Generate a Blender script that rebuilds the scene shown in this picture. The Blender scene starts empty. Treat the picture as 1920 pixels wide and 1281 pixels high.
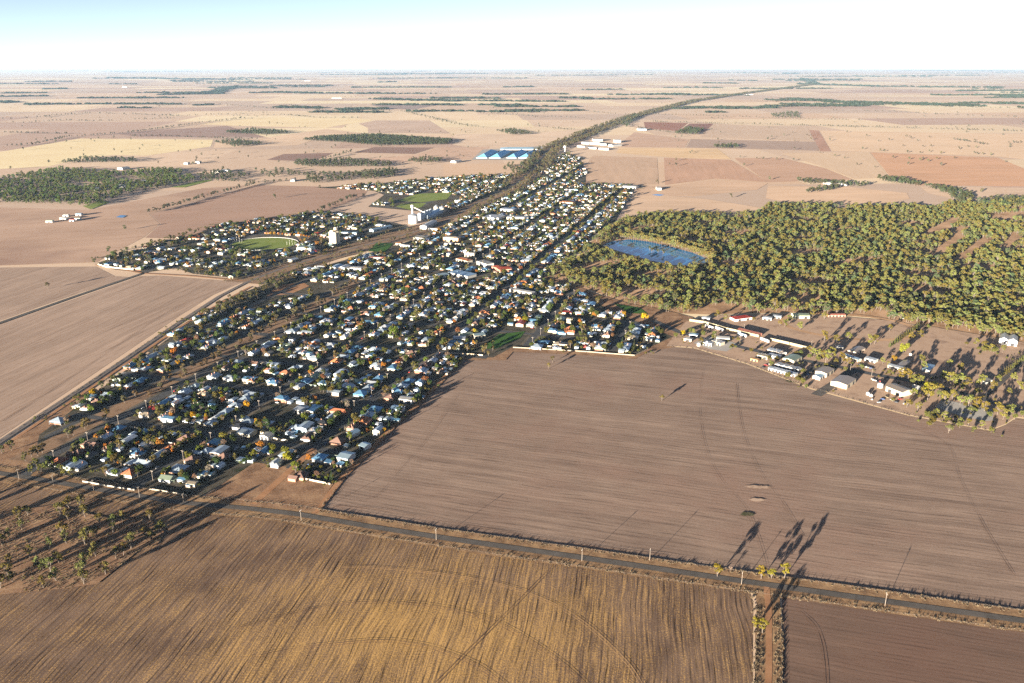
import bpy, math, random
import numpy as np
from mathutils import Vector, Matrix

R = math.radians
scene = bpy.context.scene
COL = scene.collection

# ------------------------------------------------------------------ camera
F, CAM_H, YH, CX, CY = 1551.0, 360.0, 120.0, 960.0, 640.5
PITCH = math.atan((CY - YH) / F)
cam_d = bpy.data.cameras.new('camera')
cam_d.sensor_fit = 'HORIZONTAL'
cam_d.sensor_width = 36.0
cam_d.lens = 36.0 * F / 1920.0
cam_d.clip_start = 1.0
cam_d.clip_end = 200000.0
cam = bpy.data.objects.new('camera', cam_d)
cam.location = (0, 0, CAM_H)
cam.rotation_euler = (R(90) - PITCH, 0, 0)
COL.objects.link(cam)
scene.camera = cam

# ------------------------------------------------------------------ sky, sun, exposure
SUN_EL, SHADOW_AZ = R(6.6), R(55.0)          # shadows run towards 55 degrees (from +X)
world = bpy.data.worlds.new('World')
scene.world = world
world.use_nodes = True
wn = world.node_tree
wn.nodes.clear()
sky = wn.nodes.new('ShaderNodeTexSky')
sky.sky_type = 'NISHITA'
sky.sun_disc = False
sky.sun_elevation = SUN_EL
sky.sun_rotation = R(215.0)
sky.altitude = 300.0
sky.air_density = 0.15
sky.dust_density = 0.1
sky.ozone_density = 0.3
bg = wn.nodes.new('ShaderNodeBackground')
bg.inputs['Strength'].default_value = 0.05
wo = wn.nodes.new('ShaderNodeOutputWorld')
hs = wn.nodes.new('ShaderNodeHueSaturation')
hs.inputs['Saturation'].default_value = 0.74
wn.links.new(sky.outputs[0], hs.inputs['Color'])
wn.links.new(hs.outputs[0], bg.inputs[0])
wn.links.new(bg.outputs[0], wo.inputs[0])

sun_d = bpy.data.lights.new('sun', 'SUN')
sun_d.energy = 5.0
sun_d.angle = R(0.5)
sun_d.color = (1.0, 0.88, 0.73)
sun = bpy.data.objects.new('sun', sun_d)
sdir = Vector((math.cos(SHADOW_AZ) * math.cos(SUN_EL), math.sin(SHADOW_AZ) * math.cos(SUN_EL), -math.sin(SUN_EL)))
sun.rotation_euler = sdir.to_track_quat('-Z', 'Y').to_euler()
sun.location = (-300, -400, 800)
COL.objects.link(sun)

scene.view_settings.view_transform = 'Standard'
scene.view_settings.look = 'None'
scene.view_settings.gamma = 1.0
scene.view_settings.use_curve_mapping = False
scene.view_settings.exposure = 2.78
scene.render.engine = 'CYCLES'
scene.cycles.max_bounces = 5
scene.cycles.diffuse_bounces = 2
scene.cycles.glossy_bounces = 2
scene.cycles.transmission_bounces = 2
scene.cycles.transparent_max_bounces = 4
scene.cycles.volume_bounces = 0
scene.cycles.use_denoising = False
scene.cycles.use_adaptive_sampling = False
scene.cycles.caustics_reflective = False
scene.cycles.caustics_refractive = False

# ------------------------------------------------------------------ measuring: photograph pixel -> ground
def g(x, y, z=0.0):
    a = (x - CX) / F
    b = (CY - y) / F
    dx, dy, dz = a, math.cos(PITCH) + b * math.sin(PITCH), -math.sin(PITCH) + b * math.cos(PITCH)
    t = (z - CAM_H) / dz
    return (dx * t, dy * t)

def G(pts):
    return [g(*p) for p in pts]

def px(X, Y, Z=0.0):
    dz = Z - CAM_H
    d = Y * math.cos(PITCH) - dz * math.sin(PITCH)
    u = Y * math.sin(PITCH) + dz * math.cos(PITCH)
    return CX + F * X / d, CY - F * u / d

# town axes: u runs along the long streets, v across them
TA = R(73.4)
AU = np.array([math.cos(TA), math.sin(TA)])
AV = np.array([math.sin(TA), -math.cos(TA)])
def uv(u, v):
    p = AU * u + AV * v
    return float(p[0]), float(p[1])
def to_uv(x, y):
    return x * AU[0] + y * AU[1], x * AV[0] + y * AV[1]

def inside(poly, x, y):
    c = False
    n = len(poly)
    j = n - 1
    for i in range(n):
        xi, yi = poly[i]
        xj, yj = poly[j]
        if (yi > y) != (yj > y) and x < (xj - xi) * (y - yi) / (yj - yi) + xi:
            c = not c
        j = i
    return c

def inside_np(poly, X, Y):
    c = np.zeros(X.shape, bool)
    n = len(poly)
    j = n - 1
    for i in range(n):
        xi, yi = poly[i]
        xj, yj = poly[j]
        if yi != yj:
            c ^= ((yi > Y) != (yj > Y)) & (X < (xj - xi) * (Y - yi) / (yj - yi) + xi)
        j = i
    return c

def seg_dist(x, y, line):
    best = 1e9
    for (x0, y0), (x1, y1) in zip(line, line[1:]):
        dx, dy = x1 - x0, y1 - y0
        t = max(0, min(1, ((x - x0) * dx + (y - y0) * dy) / (dx * dx + dy * dy + 1e-9)))
        best = min(best, math.hypot(x - x0 - t * dx, y - y0 - t * dy))
    return best

def lin(c):
    return tuple(((v / 255.0) / 12.92 if v / 255.0 <= 0.04045 else ((v / 255.0 + 0.055) / 1.055) ** 2.4) for v in c)

# ------------------------------------------------------------------ node helpers
class NT:
    def __init__(self, name):
        self.m = bpy.data.materials.new(name)
        self.m.use_nodes = True
        self.t = self.m.node_tree
        self.t.nodes.clear()
        self.out = self.t.nodes.new('ShaderNodeOutputMaterial')
    def n(self, typ, **kw):
        nd = self.t.nodes.new(typ)
        for k, v in kw.items():
            if k == 'inp':
                for kk, vv in v.items():
                    if isinstance(vv, bpy.types.NodeSocket):
                        self.t.links.new(vv, nd.inputs[kk])
                    else:
                        nd.inputs[kk].default_value = vv
            else:
                setattr(nd, k, v)
        return nd
    def link(self, a, b):
        self.t.links.new(a, b)
    def math(self, op, a, b=None, c=None, clamp=False):
        nd = self.t.nodes.new('ShaderNodeMath')
        nd.operation = op
        nd.use_clamp = clamp
        for i, v in enumerate((a, b, c)):
            if v is None:
                continue
            if isinstance(v, bpy.types.NodeSocket):
                self.t.links.new(v, nd.inputs[i])
            else:
                nd.inputs[i].default_value = v
        return nd.outputs[0]
    def mix(self, fac, a, b, blend='MIX'):
        nd = self.t.nodes.new('ShaderNodeMix')
        nd.data_type = 'RGBA'
        nd.blend_type = blend
        for sock, v in ((nd.inputs[0], fac), (nd.inputs[6], a), (nd.inputs[7], b)):
            if isinstance(v, bpy.types.NodeSocket):
                self.t.links.new(v, sock)
            elif isinstance(v, (int, float)):
                sock.default_value = v
            else:
                sock.default_value = tuple(v)[:3] + (1.0,)
        return nd.outputs[2]
    def noise(self, vec, scale, detail=3.0, rough=0.55, dist=0.0):
        nd = self.n('ShaderNodeTexNoise')
        nd.inputs['Scale'].default_value = scale
        nd.inputs['Detail'].default_value = detail
        nd.inputs['Roughness'].default_value = rough
        nd.inputs['Distortion'].default_value = dist
        if vec is not None:
            self.link(vec, nd.inputs['Vector'])
        return nd.outputs['Fac']
    def ramp(self, fac, stops, interp='LINEAR'):
        nd = self.t.nodes.new('ShaderNodeValToRGB')
        nd.color_ramp.interpolation = interp
        el = nd.color_ramp.elements
        while len(el) < len(stops):
            el.new(0.5)
        for e, (p, c) in zip(el, stops):
            e.position = p
            e.color = (c, c, c, 1) if isinstance(c, (int, float)) else tuple(c)[:3] + (1,)
        self.link(fac, nd.inputs[0])
        return nd.outputs[0]
    def pos(self):
        return self.n('ShaderNodeNewGeometry').outputs['Position']
    def xf(self, vec, rot=0.0, scale=(1, 1, 1), loc=(0, 0, 0)):
        nd = self.n('ShaderNodeMapping', vector_type='POINT')
        nd.inputs['Rotation'].default_value = (0, 0, rot)
        nd.inputs['Scale'].default_value = scale
        nd.inputs['Location'].default_value = loc
        self.link(vec, nd.inputs['Vector'])
        return nd.outputs[0]
    def bsdf(self, color, rough=0.9, spec=0.2, metal=0.0, bump=None, bump_d=0.1):
        p = self.n('ShaderNodeBsdfPrincipled')
        for sock, v in (('Base Color', color), ('Roughness', rough), ('Metallic', metal)):
            if isinstance(v, bpy.types.NodeSocket):
                self.link(v, p.inputs[sock])
            elif sock == 'Base Color':
                p.inputs[sock].default_value = tuple(v)[:3] + (1,)
            else:
                p.inputs[sock].default_value = v
        p.inputs['Specular IOR Level'].default_value = spec
        if bump is not None:
            b = self.n('ShaderNodeBump')
            b.inputs['Strength'].default_value = 1.0
            b.inputs['Distance'].default_value = bump_d
            self.link(bump, b.inputs['Height'])
            self.link(b.outputs[0], p.inputs['Normal'])
        self.link(p.outputs[0], self.out.inputs['Surface'])
        return p

# ------------------------------------------------------------------ mesh helpers
class MB:
    """collects faces; build() links them as ONE mesh object"""
    def __init__(self):
        self.v, self.f, self.mi = [], [], []
    def add(self, verts, faces, mi=0):
        o = len(self.v)
        self.v.extend(verts)
        for f in faces:
            self.f.append(tuple(i + o for i in f))
            self.mi.append(mi)
        return self
    def box(self, x0, x1, y0, y1, z0, z1, mi=0, bottom=True):
        vs = [(x0, y0, z0), (x1, y0, z0), (x1, y1, z0), (x0, y1, z0), (x0, y0, z1), (x1, y0, z1), (x1, y1, z1), (x0, y1, z1)]
        fs = [(4, 5, 6, 7), (0, 1, 5, 4), (1, 2, 6, 5), (2, 3, 7, 6), (3, 0, 4, 7)]
        if bottom:
            fs.append((3, 2, 1, 0))
        return self.add(vs, fs, mi)
    def tube(self, pts, radii, n=6, mi=0, cap=True):
        rings = []
        for i, p in enumerate(pts):
            p = Vector(p)
            d = (Vector(pts[min(i + 1, len(pts) - 1)]) - Vector(pts[max(i - 1, 0)])).normalized()
            a = d.cross(Vector((0.31, 0.95, 0.02))).normalized()
            b = d.cross(a).normalized()
            rings.append([tuple(p + (a * math.cos(2 * math.pi * k / n) + b * math.sin(2 * math.pi * k / n)) * radii[i]) for k in range(n)])
        vs = [q for r in rings for q in r]
        fs = []
        for i in range(len(pts) - 1):
            for k in range(n):
                k2 = (k + 1) % n
                fs.append((i * n + k, i * n + k2, (i + 1) * n + k2, (i + 1) * n + k))
        if cap:
            fs.append(tuple(range(n - 1, -1, -1)))
            fs.append(tuple((len(pts) - 1) * n + k for k in range(n)))
        return self.add(vs, fs, mi)
    def lathe(self, prof, n=24, cx=0, cy=0, mi=0):
        vs, fs = [], []
        for r, z in prof:
            for k in range(n):
                vs.append((cx + r * math.cos(2 * math.pi * k / n), cy + r * math.sin(2 * math.pi * k / n), z))
        for i in range(len(prof) - 1):
            for k in range(n):
                k2 = (k + 1) % n
                fs.append((i * n + k, i * n + k2, (i + 1) * n + k2, (i + 1) * n + k))
        fs.append(tuple((len(prof) - 1) * n + k for k in range(n)))
        return self.add(vs, fs, mi)
    def hip(self, L, W, z, rise, over=0.5, th=0.22, cx=0, cy=0, mi=0, inset=None):
        a, b = L / 2 + over, W / 2 + over
        ins = b if inset is None else inset
        r = max(a - ins, 0.05)
        vs = [(cx - a, cy - b, z), (cx + a, cy - b, z), (cx + a, cy + b, z), (cx - a, cy + b, z),
              (cx - a, cy - b, z + th), (cx + a, cy - b, z + th), (cx + a, cy + b, z + th), (cx - a, cy + b, z + th),
              (cx - r, cy, z + th + rise), (cx + r, cy, z + th + rise)]
        fs = [(0, 1, 5, 4), (1, 2, 6, 5), (2, 3, 7, 6), (3, 0, 4, 7), (3, 2, 1, 0),
              (4, 5, 9, 8), (5, 6, 9), (6, 7, 8, 9), (7, 4, 8)]
        return self.add(vs, fs, mi)
    def gable(self, L, W, z, rise, over=0.5, th=0.22, cx=0, cy=0, mi=0, axis='x'):
        a, b = L / 2 + over, W / 2 + over
        vs = [(-a, -b, z), (a, -b, z), (a, 0, z + rise), (-a, 0, z + rise), (a, b, z), (-a, b, z)]
        vs += [(x, y, q + th) for x, y, q in vs]
        fs = [(6, 7, 8, 9), (9, 8, 10, 11), (3, 2, 1, 0), (5, 4, 2, 3), (0, 1, 7, 6), (4, 5, 11, 10),
              (1, 2, 8, 7), (2, 4, 10, 8), (0, 6, 9, 3), (3, 9, 11, 5)]
        if axis == 'y':
            vs = [(-y, x, q) for x, y, q in vs]
        vs = [(x + cx, y + cy, q) for x, y, q in vs]
        return self.add(vs, fs, mi)
    def gwall(self, L, W, z, rise, cx=0, cy=0, mi=0, axis='x', z0=0.0):
        """walls with gable triangles"""
        a, b = L / 2, W / 2
        vs = [(-a, -b, z0), (a, -b, z0), (a, b, z0), (-a, b, z0), (-a, -b, z), (a, -b, z), (a, b, z), (-a, b, z), (-a, 0, z + rise), (a, 0, z + rise)]
        fs = [(0, 1, 5, 4), (2, 3, 7, 6), (1, 2, 6, 9, 5), (3, 0, 4, 8, 7)]
        if axis == 'y':
            vs = [(-y, x, q) for x, y, q in vs]
        vs = [(x + cx, y + cy, q) for x, y, q in vs]
        return self.add(vs, fs, mi)
    def mesh(self, name, mats, smooth=False):
        me = bpy.data.meshes.new(name)
        me.from_pydata(self.v, [], self.f)
        if not isinstance(mats, (list, tuple)):
            mats = [mats]
        for m in mats:
            me.materials.append(m)
        if len(mats) > 1:
            me.polygons.foreach_set('material_index', self.mi)
        if smooth:
            me.polygons.foreach_set('use_smooth', [True] * len(self.f))
        me.update()
        return me
    def build(self, name, mats, parent=None, smooth=False):
        return link(name, self.mesh(name, mats, smooth), parent)

def link(name, data, parent=None, color=None):
    o = bpy.data.objects.new(name, data)
    COL.objects.link(o)
    if parent is not None:
        o.parent = parent
    if color is not None:
        o.color = tuple(color)[:3] + (1,)
    return o

def tag(o, label=None, cat=None, group=None, kind=None):
    if label:
        o['label'] = label
    if cat:
        o['category'] = cat
    if group:
        o['group'] = group
    if kind:
        o['kind'] = kind
    return o

def thing(name, loc, rz, label, cat, group=None):
    o = bpy.data.objects.new(name, None)
    o.empty_display_size = 0.5
    o.location = loc
    o.rotation_euler = (0, 0, rz)
    COL.objects.link(o)
    return tag(o, label, cat, group)

def sheet(name, pts, z, mat, label, kind='structure', cat=None):
    me = bpy.data.meshes.new(name)
    me.from_pydata([(x, y, z) for x, y in pts], [], [tuple(range(len(pts)))])
    me.materials.append(mat)
    me.update()
    if me.polygons[0].normal.z < 0:
        me.flip_normals()
    o = link(name, me)
    return tag(o, label, cat, None, kind)

def strip_pts(line, w, ragged=0.0, seed=0):
    rnd = random.Random(seed)
    L, Rr = [], []
    for i, p in enumerate(line):
        a = Vector(line[max(i - 1, 0)])
        b = Vector(line[min(i + 1, len(line) - 1)])
        d = (b - a).normalized()
        nrm = Vector((-d.y, d.x))
        ww = w if isinstance(w, (int, float)) else w[i]
        L.append(tuple(Vector(p) + nrm * (ww / 2 + rnd.uniform(-ragged, ragged))))
        Rr.append(tuple(Vector(p) - nrm * (ww / 2 + rnd.uniform(-ragged, ragged))))
    return L, Rr

def strip(name, line, w, z, mat, label, kind='structure', cat=None, ragged=0.0, seed=0):
    L, Rr = strip_pts(line, w, ragged, seed)
    vs, fs = [], []
    for a, b in zip(L, Rr):
        vs += [(a[0], a[1], z), (b[0], b[1], z)]
    for i in range(len(L) - 1):
        fs.append((2 * i, 2 * i + 1, 2 * i + 3, 2 * i + 2))
    me = bpy.data.meshes.new(name)
    me.from_pydata(vs, [], fs)
    me.materials.append(mat)
    me.update()
    return tag(link(name, me), label, cat, None, kind)

def dense(line, step):
    out = [line[0]]
    for a, b in zip(line, line[1:]):
        n = max(1, int(math.dist(a, b) / step))
        for i in range(1, n + 1):
            out.append((a[0] + (b[0] - a[0]) * i / n, a[1] + (b[1] - a[1]) * i / n))
    return out

def ordn(n):
    w = ['first', 'second', 'third', 'fourth', 'fifth', 'sixth', 'seventh', 'eighth', 'ninth', 'tenth', 'eleventh', 'twelfth']
    if 1 <= n <= 12:
        return w[n - 1]
    return '%d%s' % (n, 'th' if 10 <= n % 100 <= 20 else {1: 'st', 2: 'nd', 3: 'rd'}.get(n % 10, 'th'))

# ------------------------------------------------------------------ ground materials
ALB = 0.80          # display colour of a sunlit level surface -> base colour
def fcol(c, k=1.0):
    return tuple(min(0.75, v * ALB * k) for v in lin(c))

def drill_lines(n, P, along, across, period, amp):
    """dark seams between machine passes, strong in places and rubbed out in others"""
    wob = n.noise(n.n('ShaderNodeCombineXYZ', inp={0: n.math('MULTIPLY', along, 0.012), 1: n.math('MULTIPLY', across, 0.05)}).outputs[0], 1.0, 2.0)
    s = n.math('SINE', n.math('ADD', n.math('MULTIPLY', across, 6.2832 / period), n.math('MULTIPLY', wob, 7.0)))
    ln = n.math('POWER', n.math('MULTIPLY', n.math('ADD', s, 1.0), 0.5), 5.0)
    brk = n.ramp(n.noise(n.n('ShaderNodeCombineXYZ', inp={0: n.math('MULTIPLY', along, 0.03), 1: n.math('MULTIPLY', across, 0.11)}).outputs[0], 1.0, 4.0, 0.65), [(0.40, 0.0), (0.66, 1.0)])
    return n.math('MULTIPLY', n.math('MULTIPLY', ln, brk), amp)

def field_mat(name, c1, c2, ang=0.0, wid=9.0, amp=0.5, c3=None, rows=1.2, rough_bump=0.0, patch=0.012, row_amp=0.25, clods=0.5, drill=0.0, drill_amp=0.0):
    """bare or stubble paddock: machine passes, rows, patches of soil"""
    n = NT(name)
    P = n.pos()
    r = n.xf(P, rot=-ang)                                   # x across the passes after rotation of the texture space
    warp = n.noise(P, 0.006, 2.0)
    sx = n.n('ShaderNodeSeparateXYZ', inp={0: r})
    yy = n.math('ADD', sx.outputs[1], n.math('MULTIPLY', warp, 14.0))
    # broad machine passes
    pv = n.n('ShaderNodeCombineXYZ', inp={0: n.math('MULTIPLY', sx.outputs[0], 0.004), 1: n.math('MULTIPLY', yy, 1.0 / wid)})
    band = n.noise(pv.outputs[0], 1.0, 3.0, 0.6)
    rv = n.n('ShaderNodeCombineXYZ', inp={0: n.math('MULTIPLY', sx.outputs[0], 0.03), 1: n.math('MULTIPLY', yy, 1.0 / rows)})
    row = n.noise(rv.outputs[0], 1.0, 2.0, 0.6)
    blot = n.noise(P, patch, 5.0, 0.6)
    fine = n.noise(P, 0.55, 4.0, 0.7)
    f = n.math('ADD', n.math('MULTIPLY', band, amp), n.math('MULTIPLY', blot, 1.0 - amp))
    f = n.ramp(f, [(0.32, 0.0), (0.68, 1.0)])
    col = n.mix(f, c1, c2)
    if c3 is not None:
        b3 = n.noise(n.xf(P, loc=(310, 77, 0)), patch * 0.45, 4.0, 0.65)
        col = n.mix(n.ramp(b3, [(0.50, 0.0), (0.66, 1.0)]), col, c3)
    shade = n.math('ADD', n.math('MULTIPLY', n.math('SUBTRACT', row, 0.5), row_amp * 2), n.math('MULTIPLY', n.math('SUBTRACT', fine, 0.5), clods))
    k = n.math('ADD', 1.0, shade)
    if drill:
        k = n.math('SUBTRACT', k, drill_lines(n, P, sx.outputs[0], yy, drill, drill_amp))
    kk = n.n('ShaderNodeCombineXYZ', inp={0: k, 1: k, 2: k})
    col = n.mix(1.0, col, kk.outputs[0], 'MULTIPLY')
    bump = None
    if rough_bump > 0:
        bump = n.math('ADD', n.math('MULTIPLY', row, 1.0), n.math('MULTIPLY', fine, 0.7))
    n.bsdf(col, 0.95, 0.05, bump=bump, bump_d=rough_bump)
    return n.m

GRID_A = TA                       # direction of the long streets
GRID_B = TA - R(90)
SOIL1, SOIL2 = fcol((142, 110, 93)), fcol((176, 141, 120))
M_main = field_mat('soil_main', fcol((126, 106, 93)), fcol((172, 148, 130)), GRID_B, 9.0, 0.62, fcol((153, 127, 111)), 2.2, 0.05, 0.014, 0.30, 0.7, 5.2, 0.45)
M_left = field_mat('soil_left', fcol((154, 131, 114)), fcol((190, 164, 144)), R(79), 11.0, 0.65, None, 3.0, 0.03, 0.008, 0.18, 0.3, 7.5, 0.30)
M_left3 = field_mat('soil_upper_left', fcol((174, 144, 122)), fcol((204, 172, 148)), R(20), 30.0, 0.45, fcol((164, 134, 116)), 5.0, 0, 0.005, 0.06, 0.2)
M_fright = field_mat('soil_front_right', fcol((108, 88, 76)), fcol((138, 112, 96)), GRID_B, 9.0, 0.55, fcol((124, 98, 84)), 2.0, 0.035, 0.014, 0.18, 0.45, 4.2, 0.38)

def stubble_front():
    n = NT('stubble_front')
    P = n.pos()
    r = n.xf(P, rot=-R(81))
    sx = n.n('ShaderNodeSeparateXYZ', inp={0: r})
    warp = n.noise(P, 0.01, 2.0)
    yy = n.math('ADD', sx.outputs[1], n.math('MULTIPLY', warp, 10.0))
    def stripes(scale, sx_scale, det=2.0):
        v = n.n('ShaderNodeCombineXYZ', inp={0: n.math('MULTIPLY', sx.outputs[0], sx_scale), 1: n.math('MULTIPLY', yy, scale)})
        return n.noise(v.outputs[0], 1.0, det, 0.65)
    passes, rows, fine = stripes(0.26, 0.004, 2.5), stripes(0.8, 0.03), n.noise(P, 0.8, 4.0, 0.75)
    blot = n.noise(P, 0.017, 5.0, 0.62)
    soil = n.mix(n.ramp(n.noise(P, 0.03, 4.0), [(0.35, 0.0), (0.65, 1.0)]), fcol((108, 87, 73)), fcol((134, 110, 92)))
    straw = n.mix(fine, fcol((160, 122, 74)), fcol((230, 186, 114)))
    # where the straw is thick: a broad swathe through the middle of the paddock
    cx, cy = g(790, 1195)
    d = n.n('ShaderNodeVectorMath', operation='DISTANCE', inp={0: n.xf(P, scale=(1.0, 1.55, 1.0)), 1: (cx, cy * 1.55, 0)}).outputs['Value']
    near = n.math('SUBTRACT', 1.0, n.math('DIVIDE', d, 190.0), clamp=True)
    amt = n.math('ADD', n.math('MULTIPLY', passes, 0.42), n.math('MULTIPLY', blot, 0.42))
    amt = n.math('ADD', amt, n.math('MULTIPLY', n.math('SUBTRACT', fine, 0.5), 1.5))
    amt = n.math('ADD', amt, n.math('MULTIPLY', near, 0.42))
    amt = n.math('ADD', amt, n.math('MULTIPLY', n.math('SUBTRACT', rows, 0.5), 0.9))
    m = n.ramp(amt, [(0.40, 0.0), (0.88, 0.9)])
    col = n.mix(m, soil, straw)
    k = n.math('ADD', 1.0, n.math('ADD', n.math('MULTIPLY', n.math('SUBTRACT', rows, 0.5), 0.9), n.math('MULTIPLY', n.math('SUBTRACT', passes, 0.5), 0.35)))
    k = n.math('SUBTRACT', k, drill_lines(n, P, sx.outputs[0], yy, 3.7, 0.85))
    kk = n.n('ShaderNodeCombineXYZ', inp={0: k, 1: k, 2: k})
    col = n.mix(1.0, col, kk.outputs[0], 'MULTIPLY')
    bump = n.math('ADD', n.math('MULTIPLY', m, 0.6), n.math('ADD', rows, n.math('MULTIPLY', fine, 0.7)))
    n.bsdf(col, 0.95, 0.05, bump=bump, bump_d=0.05)
    return n.m
M_stub = stubble_front()

def plain_field(name, c, ang, v=0.10, wid=40.0):
    c1 = fcol(tuple(x * (1 - v) for x in c))
    c2 = fcol(tuple(min(255, x * (1 + v * 0.6)) for x in c))
    return field_mat(name, c1, c2, ang, wid, 0.5, None, 8.0, 0, 0.003, 0.05, 0.15)

def far_ground():
    """paddock patchwork of the plain, cells of about 900 x 600 m on the survey grid"""
    n = NT('plain')
    P = n.pos()
    r = n.xf(P, rot=-R(4))
    sx = n.n('ShaderNodeSeparateXYZ', inp={0: r})
    rowi = n.math('FLOOR', n.math('DIVIDE', sx.outputs[1], 640.0))
    off = n.n('ShaderNodeTexWhiteNoise', noise_dimensions='1D', inp={'W': rowi}).outputs['Value']
    xi = n.math('FLOOR', n.math('ADD', n.math('DIVIDE', sx.outputs[0], 1150.0), n.math('MULTIPLY', off, 7.0)))
    cell = n.n('ShaderNodeCombineXYZ', inp={0: xi, 1: rowi})
    wn_ = n.n('ShaderNodeTexWhiteNoise', noise_dimensions='2D', inp={'Vector': cell.outputs[0]})
    c = n.ramp(wn_.outputs['Value'], [(0.0, fcol((212, 184, 158))), (0.2, fcol((232, 206, 172))), (0.36, fcol((196, 166, 146))),
                                      (0.48, fcol((222, 194, 166))), (0.62, fcol((238, 216, 178))), (0.75, fcol((204, 178, 156))), (0.87, fcol((218, 186, 156)))], 'CONSTANT')
    v = n.noise(P, 0.0011, 5.0, 0.6)
    w = n.noise(n.xf(P, rot=-R(4), scale=(0.002, 0.03, 1)), 1.0, 3.0)
    k = n.math('ADD', 0.72, n.math('ADD', n.math('MULTIPLY', v, 0.36), n.math('MULTIPLY', w, 0.2)))
    kk = n.n('ShaderNodeCombineXYZ', inp={0: k, 1: k, 2: k})
    n.bsdf(n.mix(1.0, c, kk.outputs[0], 'MULTIPLY'), 0.95, 0.05)
    return n.m

def mottled(name, cols, scale=0.05, rough=0.95, bump=0.0, fine=0.4, spec=0.05):
    n = NT(name)
    P = n.pos()
    a = n.noise(P, scale, 5.0, 0.65)
    b = n.noise(P, 0.5, 4.0, 0.7)
    k = len(cols)
    c = n.ramp(a, [(0.3 + 0.4 * i / max(1, k - 1), col) for i, col in enumerate(cols)])
    s = n.math('ADD', 1.0 - fine / 2, n.math('MULTIPLY', b, fine))
    kk = n.n('ShaderNodeCombineXYZ', inp={0: s, 1: s, 2: s})
    n.bsdf(n.mix(1.0, c, kk.outputs[0], 'MULTIPLY'), rough, spec, bump=(b if bump else None), bump_d=bump)
    return n.m

M_plain = far_ground()
M_scrub = mottled('dry_scrub_ground', [fcol((112, 86, 66)), fcol((150, 118, 92)), fcol((176, 144, 112))], 0.06, bump=0.12, fine=0.7)
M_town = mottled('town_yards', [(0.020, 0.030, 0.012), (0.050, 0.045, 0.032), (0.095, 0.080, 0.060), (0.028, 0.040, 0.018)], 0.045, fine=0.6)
M_dirt = mottled('bare_dirt', [fcol((150, 124, 106)), fcol((188, 160, 136)), fcol((170, 142, 120))], 0.04, bump=0.04)
M_verge = mottled('verge_grass', [fcol((112, 88, 66)), fcol((150, 120, 90)), fcol((178, 146, 108))], 0.09, bump=0.10, fine=0.7)
M_street_verge = mottled('street_verge', [(0.055, 0.050, 0.036), (0.12, 0.10, 0.074), (0.17, 0.14, 0.105)], 0.05, fine=0.6)
M_reserve = mottled('railway_reserve', [fcol((92, 76, 62)), fcol((150, 122, 98)), fcol((122, 104, 78))], 0.035, fine=0.6)
M_forest_floor = mottled('woodland_floor', [fcol((140, 110, 84)), fcol((186, 150, 116)), fcol((212, 174, 140))], 0.02, fine=0.5)
M_asphalt = mottled('asphalt', [(0.045, 0.045, 0.047), (0.065, 0.064, 0.064)], 0.08, 0.8, fine=0.3, spec=0.3)
M_asphalt_old = mottled('worn_asphalt', [(0.072, 0.065, 0.058), (0.115, 0.102, 0.090)], 0.08, 0.9, fine=0.45, spec=0.08)
M_concrete_yard = mottled('concrete_yard', [(0.30, 0.28, 0.26), (0.38, 0.36, 0.33)], 0.05, 0.85, fine=0.2)
M_track = mottled('dirt_track', [fcol((150, 110, 80)), fcol((184, 140, 104))], 0.06, fine=0.4)
M_lawn = mottled('lawn', [(0.13, 0.18, 0.035), (0.17, 0.21, 0.05), (0.22, 0.24, 0.075)], 0.03, fine=0.3)
M_lawn_d = mottled('watered_lawn', [(0.035, 0.085, 0.018), (0.05, 0.11, 0.02)], 0.03, fine=0.3)
M_ballast = mottled('rail_ballast', [(0.13, 0.11, 0.10), (0.2, 0.17, 0.15)], 0.1, fine=0.4)

n = NT('lake_water')
w1 = n.noise(n.pos(), 0.25, 3.0)
n.bsdf((0.012, 0.155, 0.35), 0.05, 0.4)
M_water = n.m

# ------------------------------------------------------------------ large structure: plain and paddocks
FAR = 62000.0
sheet('ground', [(-60000, -900), (60000, -900), (60000, FAR), (-60000, FAR)], 0.0, M_plain, 'patchwork plain of straw and brown paddocks reaching the horizon')

Z = [0.05]
def nz():
    Z[0] += 0.012
    return Z[0]

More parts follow.
